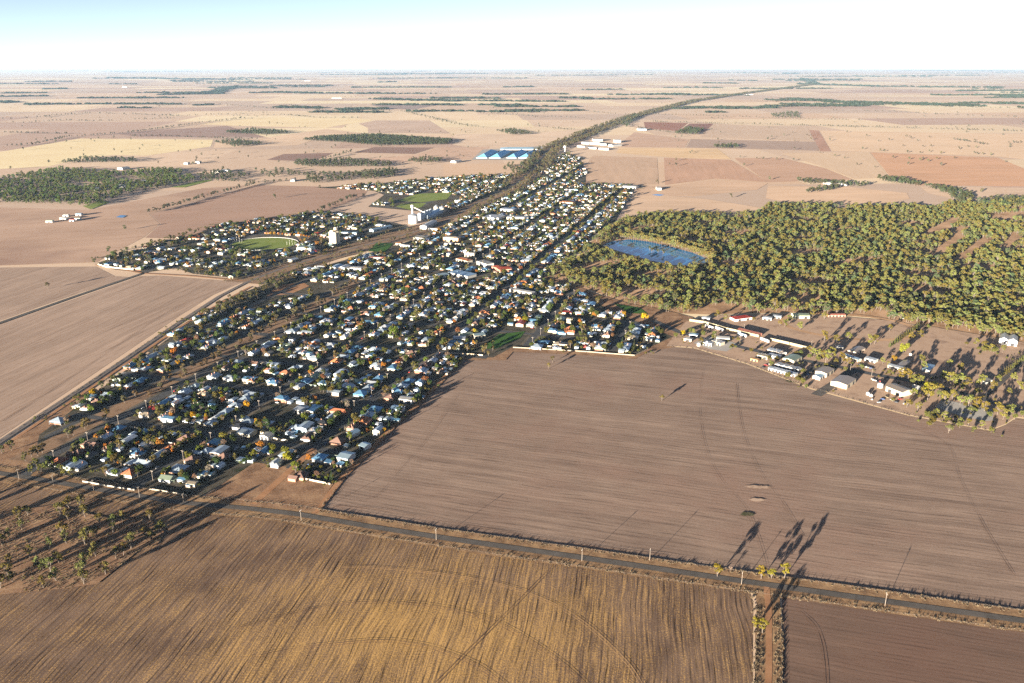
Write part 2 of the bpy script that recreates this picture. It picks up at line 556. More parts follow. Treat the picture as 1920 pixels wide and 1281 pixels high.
MAIN = [(597, 960), (650, 889), (690, 852), (742, 799), (782, 764), (868, 677), (882, 672), (925, 673), (948, 672), (957, 660), (966, 655), (1100, 663), (1190, 670), (1216, 656), (1250, 650), (1300, 653), (1400, 683), (1500, 722), (1520, 730), (1700, 779), (1856, 808), (1885, 797), (1905, 784), (1960, 790), (2300, 880), (2300, 1215), (1920, 1152), (1660, 1112), (1470, 1080), (1090, 1036), (820, 998), (600, 962)]
FIELDS = [
 (MAIN, M_main, 'large bare brown paddock between town and foreground road'),
 ([(1466, 1112), (1660, 1142), (1920, 1180), (2300, 1242), (2300, 1520), (1472, 1520)], M_fright, 'dark brown paddock in the near corner past the dirt track'),
 ([(-500, 850), (54, 906), (252, 938), (342, 951), (562, 974), (818, 1018), (1091, 1058), (1300, 1083), (1340, 1092), (1385, 1098), (1405, 1108), (1412, 1130), (1410, 1520), (-700, 1520)], M_stub, 'striped stubble paddock with golden straw in the foreground'),
 ([(-500, 780), (0, 609), (150, 557), (262, 518), (300, 517), (455, 529), (400, 553), (340, 590), (0, 820), (-500, 1150)], M_left, 'wide fallow paddock beside the town, with long drill lines'),
 ([(-500, 570), (0, 502), (180, 500), (215, 518), (245, 520), (150, 549), (0, 601), (-500, 760)], M_left, 'narrow brown paddock above the diagonal lane'),
 ([(-500, 400), (0, 389), (165, 394), (380, 353), (470, 347), (280, 402), (300, 420), (270, 445), (180, 492), (0, 498), (-500, 560)], M_left3, 'pinkish brown paddock holding the small farmstead'),
 ([(282, 402), (478, 347), (600, 350), (692, 353), (684, 366), (600, 402), (480, 414), (330, 448), (272, 446), (302, 420)], plain_field('soil_mid', (178, 146, 126), R(15), 0.08), 'brown paddock behind the football oval'),
 ([(-400, 300), (0, 285), (150, 260), (400, 262), (395, 275), (275, 292), (212, 291), (160, 296), (92, 312), (0, 317), (-400, 340)], plain_field('straw_a', (246, 220, 174), R(12), 0.06), 'bright straw paddock above the dark green wood'),
 ([(212, 250), (425, 236), (500, 258), (250, 256)], plain_field('brown_a', (170, 142, 128), R(8)), 'dull brown paddock above the bright straw one'),
 ([(375, 233), (480, 221), (665, 222), (700, 225), (610, 240), (440, 236)], plain_field('straw_b', (244, 218, 174), R(8), 0.06), 'long straw paddock left of centre on the plain'),
 ([(705, 226), (805, 226), (845, 251), (690, 250), (690, 240), (672, 232)], plain_field('pink_a', (208, 180, 158), R(15)), 'pale pinkish paddock near the plain centre'),
 ([(500, 258), (612, 242), (690, 251), (845, 252), (850, 258), (600, 258), (560, 272), (400, 278), (405, 264)], plain_field('tan_a', (226, 196, 166), R(10)), 'tan paddock around the dark copses'),
 ([(850, 252), (1000, 250), (1120, 240), (1060, 262), (1010, 278), (900, 280), (850, 272)], plain_field('tan_b', (226, 198, 170), R(15)), 'tan paddock between copse and railway'),
 ([(664, 286), (702, 276), (815, 277), (777, 289)], plain_field('brown_b', (152, 122, 108), R(8)), 'dark ploughed paddock below the long copse'),
 ([(500, 300), (532, 289), (625, 287), (602, 297), (580, 303)], plain_field('brown_c', (154, 124, 110), R(8)), 'small dark ploughed paddock left of the plain centre'),
 ([(780, 290), (818, 278), (920, 275), (895, 297), (860, 300), (700, 306), (640, 303)], plain_field('tan_c', (212, 178, 152), R(8)), 'tan paddock left of the grain bunkers'),
 ([(695, 197), (822, 197), (772, 206), (722, 203)], plain_field('brown_d', (164, 142, 132), R(5)), 'grey brown paddock far out on the plain'),
 ([(690, 194), (750, 190), (865, 194), (825, 196)], plain_field('straw_c', (246, 220, 174), R(5)), 'thin straw strip far out on the plain'),
 ([(1112, 292), (1232, 296), (1235, 346), (1195, 346), (1096, 341), (1088, 322)], plain_field('pale_a', (206, 174, 146), R(84), 0.08, 20), 'pale fallow paddock right of the northern houses'),
 ([(1245, 296), (1370, 300), (1440, 342), (1340, 335), (1247, 347)], plain_field('orange_a', (204, 164, 136), R(80), 0.08, 18), 'orange brown paddock with fine drill lines'),
 ([(1155, 287), (1162, 277), (1345, 279), (1372, 299), (1265, 296)], plain_field('straw_d', (230, 196, 154), R(5)), 'straw strip above the orange brown paddock'),
 ([(1377, 297), (1465, 296), (1545, 315), (1600, 337), (1440, 342)], plain_field('orange_b', (206, 168, 140), R(20), 0.08, 18), 'orange brown wedge paddock left of the pale one'),
 ([(1172, 262), (1190, 248), (1292, 262), (1284, 277), (1165, 276)], plain_field('red_a', (208, 174, 148), R(5)), 'reddish tan paddock beside the white depot'),
 ([(1295, 261), (1440, 264), (1530, 266), (1536, 283), (1430, 280), (1286, 277)], plain_field('grey_a', (182, 156, 138), R(84), 0.06, 20), 'greyish fallow strip in the middle distance'),
 ([(1207, 229), (1290, 231), (1270, 246), (1210, 241)], plain_field('red_b', (166, 120, 100), R(5)), 'dark reddish paddock beside the railway trees'),
 ([(1293, 232), (1337, 232), (1327, 247), (1272, 246)], plain_field('red_c', (152, 110, 94), R(5)), 'small dark red paddock beside a square copse'),
 ([(1338, 232), (1515, 240), (1527, 265), (1312, 257)], plain_field('pale_b', (210, 182, 156), R(84), 0.06, 20), 'pale square paddock in the middle distance'),
 ([(1517, 244), (1535, 245), (1558, 284), (1538, 284)], plain_field('red_d', (192, 150, 126), R(70)), 'narrow reddish strip running up the plain'),
 ([(1537, 245), (1930, 252), (2200, 262), (2200, 300), (1930, 300), (1870, 294), (1632, 285), (1560, 283)], plain_field('orange_c', (232, 200, 166), R(5), 0.06), 'wide orange tan paddock dotted with single trees'),
 ([(1632, 286), (1870, 296), (1930, 320), (2200, 330), (2200, 352), (1722, 348), (1670, 333)], plain_field('orange_d', (218, 172, 136), R(5), 0.09), 'vivid orange soil paddock at the right'),
 ([(1465, 288), (1630, 285), (1668, 333), (1602, 336), (1545, 314)], plain_field('pale_c', (222, 192, 160), R(75), 0.05, 20), 'pale curved paddock between two orange ones'),
 ([(1440, 348), (1590, 351), (1700, 362), (1706, 373), (1640, 386), (1490, 382), (1436, 372)], plain_field('tan_d', (226, 192, 160), R(5)), 'tan paddock just above the gum wood'),
 ([(1196, 348), (1250, 350), (1340, 338), (1440, 344), (1420, 356), (1300, 368), (1190, 366)], plain_field('tan_e', (218, 184, 154), R(5)), 'reddish tan paddock right of the northern houses'),
 ([(1190, 368), (1240, 366), (1330, 374), (1440, 392), (1400, 400), (1290, 402), (1170, 402)], plain_field('pale_d', (222, 190, 160), R(5)), 'pale paddock with a sliver of water above the wood'),
 ([(1725, 350), (2200, 356), (2200, 376), (1800, 376), (1740, 362)], plain_field('pale_e', (222, 192, 164), R(5)), 'pale paddock behind the far right trees'),
]
for pts, m, lab in FIELDS:
    sheet('field', G(pts), nz(), m, lab)
# wheel tracks, silt and weeds on the near paddocks
M_rut = mottled('wheel_rut', [fcol((100, 78, 65)), fcol((136, 108, 90))], 0.2, fine=0.6)
M_rut_pale = mottled('pale_rut', [fcol((176, 140, 100)), fcol((204, 166, 120))], 0.2, fine=0.6)
M_silt = mottled('pale_silt', [fcol((164, 138, 118)), fcol((206, 180, 156))], 0.12, fine=0.5)
M_weed = mottled('weedy_patch', [(0.05, 0.055, 0.025), (0.10, 0.09, 0.05)], 0.3, fine=0.8)
def smooth(pts, k=4):
    out = []
    for i in range(len(pts) - 1):
        p0, p1, p2, p3 = pts[max(i - 1, 0)], pts[i], pts[i + 1], pts[min(i + 2, len(pts) - 1)]
        for j in range(k):
            t = j / k
            out.append(tuple(0.5 * (2 * b + (c - a) * t + (2 * a - 5 * b + 4 * c - d) * t * t + (3 * b - a - 3 * c + d) * t ** 3) for a, b, c, d in zip(p0, p1, p2, p3)))
    out.append(pts[-1])
    return out
TRACKS = [([(440, 1180), (560, 1149), (650, 1133), (733, 1131), (823, 1140), (920, 1165), (999, 1208), (1064, 1255), (1120, 1310)], 0, 'outer curved wheel track across the golden stubble'),
          ([(480, 1232), (560, 1217), (704, 1203), (790, 1212), (848, 1230), (902, 1255), (960, 1300)], 0, 'inner curved wheel track across the golden stubble'),
          ([(640, 1064), (711, 1066), (819, 1076), (920, 1093), (992, 1115), (1060, 1146), (1120, 1190), (1180, 1250), (1210, 1300)], 1, 'curved edge of thick straw in the foreground paddock'),
          ([(1049, 1050), (960, 1140), (873, 1226), (800, 1300)], 0, 'diagonal wheel track in the foreground paddock'),
          ([(880, 705), (860, 735), (801, 820), (745, 885), (704, 931), (668, 940), (640, 930)], 2, 'long wheel track near the lane edge of the brown paddock'),
          ([(624, 950), (700, 955), (900, 990), (1090, 1022), (1250, 1042)], 0, 'headland wheel track along the foreground road'),
          ([(1318, 690), (1310, 760), (1322, 840), (1350, 900), (1400, 960), (1430, 1040), (1440, 1085)], 2, 'faint wheel track crossing the brown paddock'),
          ([(1380, 720), (1390, 800), (1420, 880), (1470, 950), (1505, 1010)], 2, 'second faint wheel track crossing the brown paddock'),
          ([(1660, 790), (1770, 830), (1800, 900), (1840, 980), (1900, 1080)], 2, 'wheel track in the right part of the brown paddock'),
          ([(1500, 1150), (1530, 1180), (1545, 1230), (1550, 1300)], 0, 'turning track in the near right paddock'),
          ([(0, 792), (120, 716), (240, 634), (330, 576), (430, 536)], 0, 'headland track along the left fallow paddock')]
M_rut_faint = mottled('faint_rut', [fcol((112, 92, 81)), fcol((140, 116, 101))], 0.2, fine=0.5)
for pts, m, lab in TRACKS:
    ln = smooth(G(pts), 5)
    for off in (-1.0, 1.0):
        L, _ = strip_pts(ln, 2 * off)
        strip('wheel_track', L, 0.34 if m < 2 else 0.2, 0.52 + 0.01 * m, (M_rut, M_rut_pale, M_rut_faint)[m], lab + (', left rut' if off < 0 else ', right rut'), ragged=0.12, seed=len(pts))
def blob(cx, cy, a, b, seed, n=26):
    r_ = random.Random(seed)
    c = g(cx, cy)
    return [(c[0] + a * math.cos(t) * r_.uniform(.6, 1.1), c[1] + b * math.sin(t) * r_.uniform(.6, 1.1)) for t in [2 * math.pi * i / n for i in range(n)]]
sheet('silt_patch', blob(1420, 914, 13, 3.5, 1), 0.53, M_silt, 'pale scuffed silt patch on the brown paddock')
sheet('silt_patch', blob(1418, 938, 8, 3, 2), 0.532, M_silt, 'smaller pale silt patch below the first')
sheet('weed_patch', blob(1402, 965, 6.5, 4, 3), 0.534, M_weed, 'dark weedy patch on the brown paddock')
sheet('weed_patch', blob(1497, 716, 16, 5, 4), 0.534, M_weed, 'dark weedy strip at the paddock edge below the sheds')

# ------------------------------------------------------------------ object materials (colour comes from the object's own colour)
def obj_col_mat(name, rough=0.7, metal=0.0, spec=0.3, var=0.25, scale=0.6, streak=False):
    n = NT(name)
    oi = n.n('ShaderNodeObjectInfo')
    P = n.n('ShaderNodeTexCoord').outputs['Object']
    if streak:
        P = n.xf(P, scale=(2.2, 0.25, 0.3))
    a = n.noise(P, scale, 4.0, 0.65)
    k = n.math('ADD', 1.0 - var / 2, n.math('MULTIPLY', a, var))
    kk = n.n('ShaderNodeCombineXYZ', inp={0: k, 1: k, 2: k})
    n.bsdf(n.mix(1.0, oi.outputs['Color'], kk.outputs[0], 'MULTIPLY'), rough, spec, metal)
    return n.m
M_iron = obj_col_mat('corrugated_iron', 0.42, 0.78, 0.5, 0.5, 0.5, True)
M_tile = obj_col_mat('roof_tile', 0.75, 0.0, 0.3, 0.5, 0.7)
M_wall = obj_col_mat('painted_wall', 0.8, 0.0, 0.2, 0.25, 0.4)
M_paint = obj_col_mat('paint', 0.35, 0.0, 0.5, 0.1, 1.0)

def attr_mat(name, rough, metal, spec):
    n = NT(name)
    at = n.n('ShaderNodeAttribute', attribute_name='Col')
    a = n.noise(n.pos(), 0.4, 4.0, 0.65)
    k = n.math('ADD', 0.78, n.math('MULTIPLY', a, 0.44))
    kk = n.n('ShaderNodeCombineXYZ', inp={0: k, 1: k, 2: k})
    n.bsdf(n.mix(1.0, at.outputs['Color'], kk.outputs[0], 'MULTIPLY'), rough, spec, metal)
    return n.m
M_aroof = attr_mat('far_roof', 0.42, 0.72, 0.5)
M_awall = attr_mat('far_wall', 0.8, 0.0, 0.2)

def flat_mat(name, c, rough=0.7, metal=0.0, spec=0.3):
    n = NT(name)
    a = n.noise(n.pos(), 0.7, 3.0)
    k = n.math('ADD', 0.85, n.math('MULTIPLY', a, 0.3))
    kk = n.n('ShaderNodeCombineXYZ', inp={0: k, 1: k, 2: k})
    n.bsdf(n.mix(1.0, c, kk.outputs[0], 'MULTIPLY'), rough, spec, metal)
    return n.m
M_glass = flat_mat('dark_glass', (0.02, 0.025, 0.03), 0.1, 0.0, 0.5)
M_rubber = flat_mat('rubber', (0.02, 0.02, 0.02), 0.9)
M_timber = flat_mat('weathered_timber', (0.19, 0.16, 0.13), 0.9)
M_bark = flat_mat('bark', (0.105, 0.085, 0.068), 0.9)
M_white = flat_mat('white_paint', (0.72, 0.70, 0.66), 0.6)
M_door = flat_mat('dark_opening', (0.03, 0.03, 0.032), 0.8)
M_zinc = flat_mat('zincalume', (0.50, 0.52, 0.53), 0.4, 0.35, 0.5)
M_straw = flat_mat('dry_straw', (0.112, 0.086, 0.054), 0.95, 0, 0.05)

def leaf_mat(name='foliage', hue_var=True):
    n = NT(name)
    oi = n.n('ShaderNodeObjectInfo')
    ge = n.n('ShaderNodeNewGeometry')
    r = oi.outputs['Random']
    i = ge.outputs['Random Per Island']
    k = n.math('ADD', n.math('MULTIPLY', r, 0.45), n.math('ADD', 0.52, n.math('MULTIPLY', i, 0.5)))
    kk = n.n('ShaderNodeCombineXYZ', inp={0: k, 1: k, 2: k})
    tint = n.mix(r, (1.18, 0.97, 0.80), (0.80, 1.03, 1.10))
    c = n.mix(1.0, n.mix(1.0, oi.outputs['Color'], tint, 'MULTIPLY'), kk.outputs[0], 'MULTIPLY')
    d = n.n('ShaderNodeBsdfDiffuse', inp={'Color': c})
    t = n.n('ShaderNodeBsdfTranslucent', inp={'Color': c})
    m = n.n('ShaderNodeMixShader', inp={0: 0.22, 1: d.outputs[0], 2: t.outputs[0]})
    n.link(m.outputs[0], n.out.inputs['Surface'])
    return n.m
M_leaf = leaf_mat()

# ------------------------------------------------------------------ plants
def leaf_cloud(clumps, nper, leaf, seed, out=0.75):
    """leaf-sized quads spread through clump volumes; clumps = [(x,y,z,r,flat)]"""
    rs = np.random.RandomState(seed)
    V, Fc = [], []
    base = 0
    for (cx, cy, cz, r, fl) in clumps:
        n = max(10, int(nper * (r / 2.0) ** 2))
        d = rs.normal(size=(n, 3))
        d /= np.linalg.norm(d, axis=1)[:, None]
        rad = r * (0.45 + 0.6 * rs.rand(n) ** 0.6)
        p = d * rad[:, None]
        p[:, 2] *= fl
        nr = d * out + rs.normal(size=(n, 3)) * (1 - out + 0.15)
        nr /= np.linalg.norm(nr, axis=1)[:, None]
        a = np.cross(nr, rs.normal(size=(n, 3)))
        a /= np.linalg.norm(a, axis=1)[:, None]
        b = np.cross(nr, a)
        s = leaf * (0.6 + 0.8 * rs.rand(n))[:, None]
        p += np.array([cx, cy, cz])
        q = np.stack([p - a * s - b * s * 0.6, p + a * s * 0.8 - b * s * 0.8, p + a * s + b * s * 0.7, p - a * s * 0.7 + b * s], 1).reshape(-1, 3)
        V.append(q)
        Fc.append(np.arange(n * 4).reshape(-1, 4) + base)
        base += n * 4
    return np.concatenate(V), np.concatenate(Fc)

def np_mesh(name, V, Fq, mat):
    me = bpy.data.meshes.new(name)
    me.vertices.add(len(V))
    me.vertices.foreach_set('co', V.astype(np.float32).ravel())
    k = Fq.shape[1]
    me.loops.add(Fq.size)
    me.loops.foreach_set('vertex_index', Fq.astype(np.int32).ravel())
    me.polygons.add(len(Fq))
    me.polygons.foreach_set('loop_start', np.arange(0, Fq.size, k, dtype=np.int32))
    me.materials.append(mat)
    me.update(calc_edges=True)
    return me

def gum_parts(seed, h=13.0, spread=4.6, nc=13, nper=95, leaf=0.36, low=0.30, cr=(1.2, 2.2)):
    rnd = random.Random(seed)
    tr = MB()
    lean = (rnd.uniform(-0.5, 0.5), rnd.uniform(-0.5, 0.5))
    fork = h * rnd.uniform(0.16, 0.26)
    tr.tube([(0, 0, -0.6), (lean[0] * 0.4, lean[1] * 0.4, fork * 0.5), (lean[0], lean[1], fork)], [0.40, 0.30, 0.25], 6)
    clumps = []
    for i in range(nc):
        a = 2 * math.pi * (i / nc) + rnd.uniform(-0.5, 0.5)
        rr = spread * (0.25 + 0.75 * rnd.random()) if i else 0.3
        z = h * (low + (0.98 - low) * rnd.random() ** 0.8) if i else h * 0.92
        z = min(z, h * (1.02 - 0.35 * (rr / spread) ** 2))
        c = (lean[0] + rr * math.cos(a), lean[1] + rr * math.sin(a), z)
        r = rnd.uniform(*cr)
        clumps.append(c + (r, rnd.uniform(0.6, 0.85)))
        mid = (lean[0] + (c[0] - lean[0]) * 0.45 + rnd.uniform(-.3, .3), lean[1] + (c[1] - lean[1]) * 0.45, fork + (c[2] - fork) * 0.55)
        tr.tube([(lean[0], lean[1], fork - 0.1), mid, (c[0], c[1], c[2] - 0.1)], [0.19, 0.12, 0.05], 4, cap=False)
    V, Fq = leaf_cloud(clumps, nper, leaf, seed)
    return tr, V, Fq

def round_parts(seed, h=7.0, w=3.0, nper=120, leaf=0.30, trunk=1.6):
    rnd = random.Random(seed)
    tr = MB()
    tr.tube([(0, 0, -0.5), (0.05, 0, trunk), (0.1, 0.1, h * 0.6)], [0.22, 0.17, 0.08], 6)
    cl = [(0, 0, trunk + (h - trunk) * 0.5, w * 0.72, 0.95)]
    for i in range(8):
        a = 2 * math.pi * i / 8 + rnd.uniform(-.3, .3)
        rr = w * rnd.uniform(0.45, 0.7)
        z = trunk + (h - trunk) * rnd.uniform(0.22, 0.8)
        cl.append((rr * math.cos(a), rr * math.sin(a), z, w * rnd.uniform(0.34, 0.52), 0.9))
        tr.tube([(0.05, 0, trunk), (rr * 0.8 * math.cos(a), rr * 0.8 * math.sin(a), z)], [0.1, 0.04], 4, cap=False)
    V, Fq = leaf_cloud(cl, nper, leaf, seed)
    return tr, V, Fq

def conifer_parts(seed, h=10.0, w=2.0):
    rnd = random.Random(seed)
    tr = MB()
    tr.tube([(0, 0, -0.5), (0, 0, h * 0.5), (0, 0, h * 0.95)], [0.25, 0.15, 0.04], 6)
    cl = []
    for i in range(12):
        t = i / 11.0
        a = i * 2.4
        rr = w * (1 - t) * 0.55
        cl.append((rr * math.cos(a), rr * math.sin(a), 1.2 + (h - 1.8) * t, max(0.45, w * (1.05 - t) * 0.72), 1.1))
    V, Fq = leaf_cloud(cl, 110, 0.26, seed)
    return tr, V, Fq

def shrub_parts(seed, h=2.2, w=1.5):
    rnd = random.Random(seed)
    tr = MB()
    tr.tube([(0, 0, -0.3), (0.05, 0, h * 0.5)], [0.09, 0.04], 5)
    cl = [(rnd.uniform(-w, w) * .5, rnd.uniform(-w, w) * .5, h * rnd.uniform(.4, .7), w * rnd.uniform(.45, .7), .85) for _ in range(4)]
    V, Fq = leaf_cloud(cl, 150, 0.22, seed)
    return tr, V, Fq

def bare_parts(seed, h=8.0, w=3.2):
    rnd = random.Random(seed)
    tr = MB()
    tr.tube([(0, 0, -0.5), (0, 0.1, 1.8)], [0.24, 0.18], 6)
    cl = []
    for i in range(12):
        a = 2 * math.pi * i / 12 * 1.7 + rnd.uniform(-.3, .3)
        rr = w * rnd.uniform(0.4, 1)
        z = h * rnd.uniform(0.5, 0.98)
        tr.tube([(0, 0.1, 1.7), (rr * .5 * math.cos(a), rr * .5 * math.sin(a), 1.7 + (z - 1.7) * .6), (rr * math.cos(a), rr * math.sin(a), z)], [0.11, 0.07, 0.02], 4, cap=False)
        cl.append((rr * .85 * math.cos(a), rr * .85 * math.sin(a), z * .93, 1.1, .8))
    V, Fq = leaf_cloud(cl, 90, 0.16, seed, 0.4)
    return tr, V, Fq

PROTO = {}
def proto(kind, k, parts):
    tr, V, Fq = parts
    PROTO.setdefault(kind, []).append((tr.mesh('%s_trunk' % kind, M_bark), np_mesh('%s_crown' % kind, V, Fq, M_leaf), tr, V, Fq))
for s in range(5):
    proto('gum', s, gum_parts(10 + s, h=11.0 + 1.6 * (s % 3), spread=3.6 + 0.7 * (s % 3), nc=12 + s % 3, cr=(1.0, 1.9)))
for s in range(3):
    proto('thin_gum', s, gum_parts(40 + s, h=10 + s, spread=3.3, nc=12, nper=95, leaf=0.32, low=0.34, cr=(1.0, 1.8)))
for s in range(4):
    proto('round', s, round_parts(60 + s, h=6.8 + 0.6 * s, w=3.0 + 0.25 * s))
for s in range(2):
    proto('conifer', s, conifer_parts(80 + s, h=9 + 2 * s, w=1.8 + 0.3 * s))
for s in range(3):
    proto('shrub', s, shrub_parts(90 + s))
for s in range(2):
    proto('bare', s, bare_parts(97 + s))

def joined_proto(name, tr, V, Fq):
    """trunk and crown in one mesh: the source of the uncounted woods"""
    tv = np.array(tr.v)
    vs = np.concatenate([tv, V])
    faces = [tuple(f) for f in tr.f] + [tuple(f) for f in (Fq + len(tv))]
    me = bpy.data.meshes.new(name)
    me.from_pydata(vs.tolist(), [], faces)
    me.materials.append(M_bark)
    me.materials.append(M_leaf)
    mi = np.ones(len(faces), np.int32)
    mi[:len(tr.f)] = 0
    me.polygons.foreach_set('material_index', mi)
    me.update()
    return bpy.data.objects.new(name, me)          # never linked to the scene
SRC = {}
for kind, lst in PROTO.items():
    SRC[kind] = [joined_proto(kind + '_source', tr, V, Fq) for (_, _, tr, V, Fq) in lst]
def far_clump(seed):
    rnd = random.Random(seed)
    cl = [(rnd.uniform(-14, 14), rnd.uniform(-7, 7), rnd.uniform(3, 7), rnd.uniform(3.0, 4.8), 0.8) for _ in range(9)]
    V, Fq = leaf_cloud(cl, 26, 1.0, seed)
    tr = MB()
    for c in cl:
        tr.tube([(c[0], c[1], -0.5), (c[0], c[1], c[2])], [0.4, 0.2], 4, cap=False)
    return joined_proto('copse_source', tr, V, Fq)
SRC['clump'] = [far_clump(200 + i) for i in range(3)]
def tuft(seed):
    rnd = random.Random(seed)
    mb = MB()
    for i in range(16):
        x, y = rnd.uniform(-.5, .5), rnd.uniform(-.5, .5)
        a = rnd.uniform(0, 6.28)
        h = rnd.uniform(.35, .8)
        dx, dy = math.cos(a) * .16, math.sin(a) * .16
        lx, ly = rnd.uniform(-.25, .25), rnd.uniform(-.25, .25)
        mb.add([(x - dx, y - dy, -.1), (x + dx, y + dy, -.1), (x + lx, y + ly, h)], [(0, 1, 2)])
    return bpy.data.objects.new('tuft_source', mb.mesh('tuft_source', M_straw))
SRC['tuft'] = [tuft(i) for i in range(3)]

def gn_scatter(name, pts, sources, label, color, smin=0.75, smax=1.25, sizes=None, z=0.3):
    """a mass nobody could count: one object, real plants instanced on points"""
    me = bpy.data.meshes.new(name)
    pts = np.asarray(pts, np.float32)
    V = np.zeros((len(pts), 3), np.float32)
    V[:, :2] = pts[:, :2]
    V[:, 2] = z
    me.vertices.add(len(V))
    me.vertices.foreach_set('co', V.ravel())
    at = me.attributes.new('psize', 'FLOAT', 'POINT')
    at.data.foreach_set('value', (np.ones(len(V), np.float32) if sizes is None else np.asarray(sizes, np.float32)))
    me.update()
    o = link(name, me, color=color)
    ng = bpy.data.node_groups.new(name + '_scatter', 'GeometryNodeTree')
    ng.interface.new_socket('Geometry', in_out='INPUT', socket_type='NodeSocketGeometry')
    ng.interface.new_socket('Geometry', in_out='OUTPUT', socket_type='NodeSocketGeometry')
    N = ng.nodes.new
    gi, go = N('NodeGroupInput'), N('NodeGroupOutput')
    iop = N('GeometryNodeInstanceOnPoints')
    join = N('GeometryNodeJoinGeometry')
    for s in sources:
        oi = N('GeometryNodeObjectInfo')
        oi.inputs['Object'].default_value = s
        oi.inputs['As Instance'].default_value = False
        gti = N('GeometryNodeGeometryToInstance')
        ng.links.new(oi.outputs['Geometry'], gti.inputs[0])
        ng.links.new(gti.outputs[0], join.inputs[0])
    ri = N('FunctionNodeRandomValue')
    ri.data_type = 'INT'
    ri.inputs['Min'].default_value if False else None
    for sck in ri.inputs:
        if sck.type == 'INT' and sck.name == 'Min':
            sck.default_value = 0
        if sck.type == 'INT' and sck.name == 'Max':
            sck.default_value = len(sources) - 1
    rr = N('FunctionNodeRandomValue')
    rr.data_type = 'FLOAT'
    fl = [s for s in rr.inputs if s.type == 'VALUE']
    fl[0].default_value, fl[1].default_value = 0.0, 6.2831
    rs = N('FunctionNodeRandomValue')
    rs.data_type = 'FLOAT'
    fl = [s for s in rs.inputs if s.type == 'VALUE']
    fl[0].default_value, fl[1].default_value = smin, smax
    rs.inputs['Seed'].default_value = 5
    na = N('GeometryNodeInputNamedAttribute')
    na.data_type = 'FLOAT'
    na.inputs['Name'].default_value = 'psize'
    mul = N('ShaderNodeMath')
    mul.operation = 'MULTIPLY'
    cx = N('ShaderNodeCombineXYZ')
    ng.links.new([s for s in rr.outputs if s.type == 'VALUE'][0], cx.inputs[2])
    ng.links.new([s for s in rs.outputs if s.type == 'VALUE'][0], mul.inputs[0])
    ng.links.new([s for s in na.outputs if s.type == 'VALUE' and s.enabled][0], mul.inputs[1])
    ng.links.new(gi.outputs[0], iop.inputs['Points'])
    ng.links.new(join.outputs[0], iop.inputs['Instance'])
    iop.inputs['Pick Instance'].default_value = True
    ng.links.new([s for s in ri.outputs if s.type == 'INT'][0], iop.inputs['Instance Index'])
    ng.links.new(cx.outputs[0], iop.inputs['Rotation'])
    ng.links.new(mul.outputs[0], iop.inputs['Scale'])
    ng.links.new(iop.outputs[0], go.inputs[0])
    md = o.modifiers.new('scatter', 'NODES')
    md.node_group = ng
    return tag(o, label, None, None, 'stuff')

# individual trees: an Empty with trunk and crown, meshes shared between alike trees
GUMC = (0.098, 0.082, 0.022)
def tree(name, kind, x, y, label, cat, group, color, s=1.0, z=0.3, seed=0, squash=1.0):
    rnd = random.Random(seed * 7919 + 13)
    tm, cm = PROTO[kind][rnd.randrange(len(PROTO[kind]))][:2]
    t = thing(name, (x, y, z), rnd.uniform(0, 6.28), label, cat, group)
    t.scale = (s * rnd.uniform(.92, 1.08), s * rnd.uniform(.92, 1.08), s * squash)
    link('trunk', tm, t)
    link('crown', cm, t, color)
    return t

# ------------------------------------------------------------------ roads
C0_PX = [(-500, 832), (-120, 872), (0, 889), (54, 897), (252, 930), (342, 944), (468, 955), (562, 966), (690, 988), (818, 1008), (1091, 1047), (1390, 1091), (1660, 1129), (1920, 1166), (2300, 1226)]
ROAD = G(C0_PX)
SL = {}
def street(v, u0, u1, w, label, mat=None, z=0.62, name='street'):
    line = [uv(u, v) for u in np.linspace(u0, u1, 8)]
    strip(name, line, w, z, mat or M_asphalt, label)

# ------------------------------------------------------------------ town: ground, streets
TOWN_E = G([(57, 892), (250, 926), (340, 940), (372, 934), (478, 872), (560, 884), (545, 900), (618, 911), (650, 884), (690, 848), (742, 795), (782, 760), (868, 672), (925, 671), (960, 652), (1100, 660), (1190, 667), (1216, 653), (1262, 632), (1200, 606), (1150, 584), (1100, 560), (1062, 537), (1012, 522), (1030, 505), (1090, 470), (1112, 440), (1150, 420), (1165, 395), (1192, 352), (1140, 344), (1098, 346), (1098, 320), (1086, 296), (1062, 286), (1045, 296), (1016, 326), (985, 350), (925, 380), (880, 405), (840, 424), (760, 455), (640, 490), (560, 512), (480, 540), (420, 562), (380, 590), (336, 620), (74, 816)])
TOWN_W = G([(182, 494), (215, 506), (270, 512), (330, 503), (362, 514), (450, 523), (600, 474), (720, 440), (765, 424), (700, 412), (640, 398), (560, 402), (480, 412), (400, 425), (372, 438), (300, 458), (240, 474)])
TOWN_N = G([(590, 352), (700, 346), (840, 332), (960, 328), (955, 350), (900, 374), (850, 392), (800, 398), (690, 388), (720, 366), (700, 358)])
for poly, lab in ((TOWN_E, 'yards and dry lawns of the main town east of the railway'), (TOWN_W, 'yards of the houses around the football oval'), (TOWN_N, 'yards of the far houses left of the railway')):
    sheet('yard_ground', poly, 0.56, M_town, lab)
GAP = G([(838, 690), (868, 676), (948, 676), (962, 660), (1100, 667), (1190, 674), (1216, 660), (1262, 652), (1300, 640), (1300, 596), (1240, 580), (1180, 570), (1120, 552), (1060, 528), (1000, 512), (900, 560), (830, 640)])
sheet('waste_ground', GAP, 0.548, M_scrub, 'rough ground between the town and the gum wood')
RAIL = G([(-200, 975), (0, 829), (170, 718), (335, 606), (410, 557), (460, 531), (530, 503), (600, 482), (725, 450), (825, 422), (892, 382), (957, 353), (1002, 316), (1027, 282), (1080, 260), (1132, 239), (1184, 220), (1300, 190), (1400, 175), (1530, 158)])

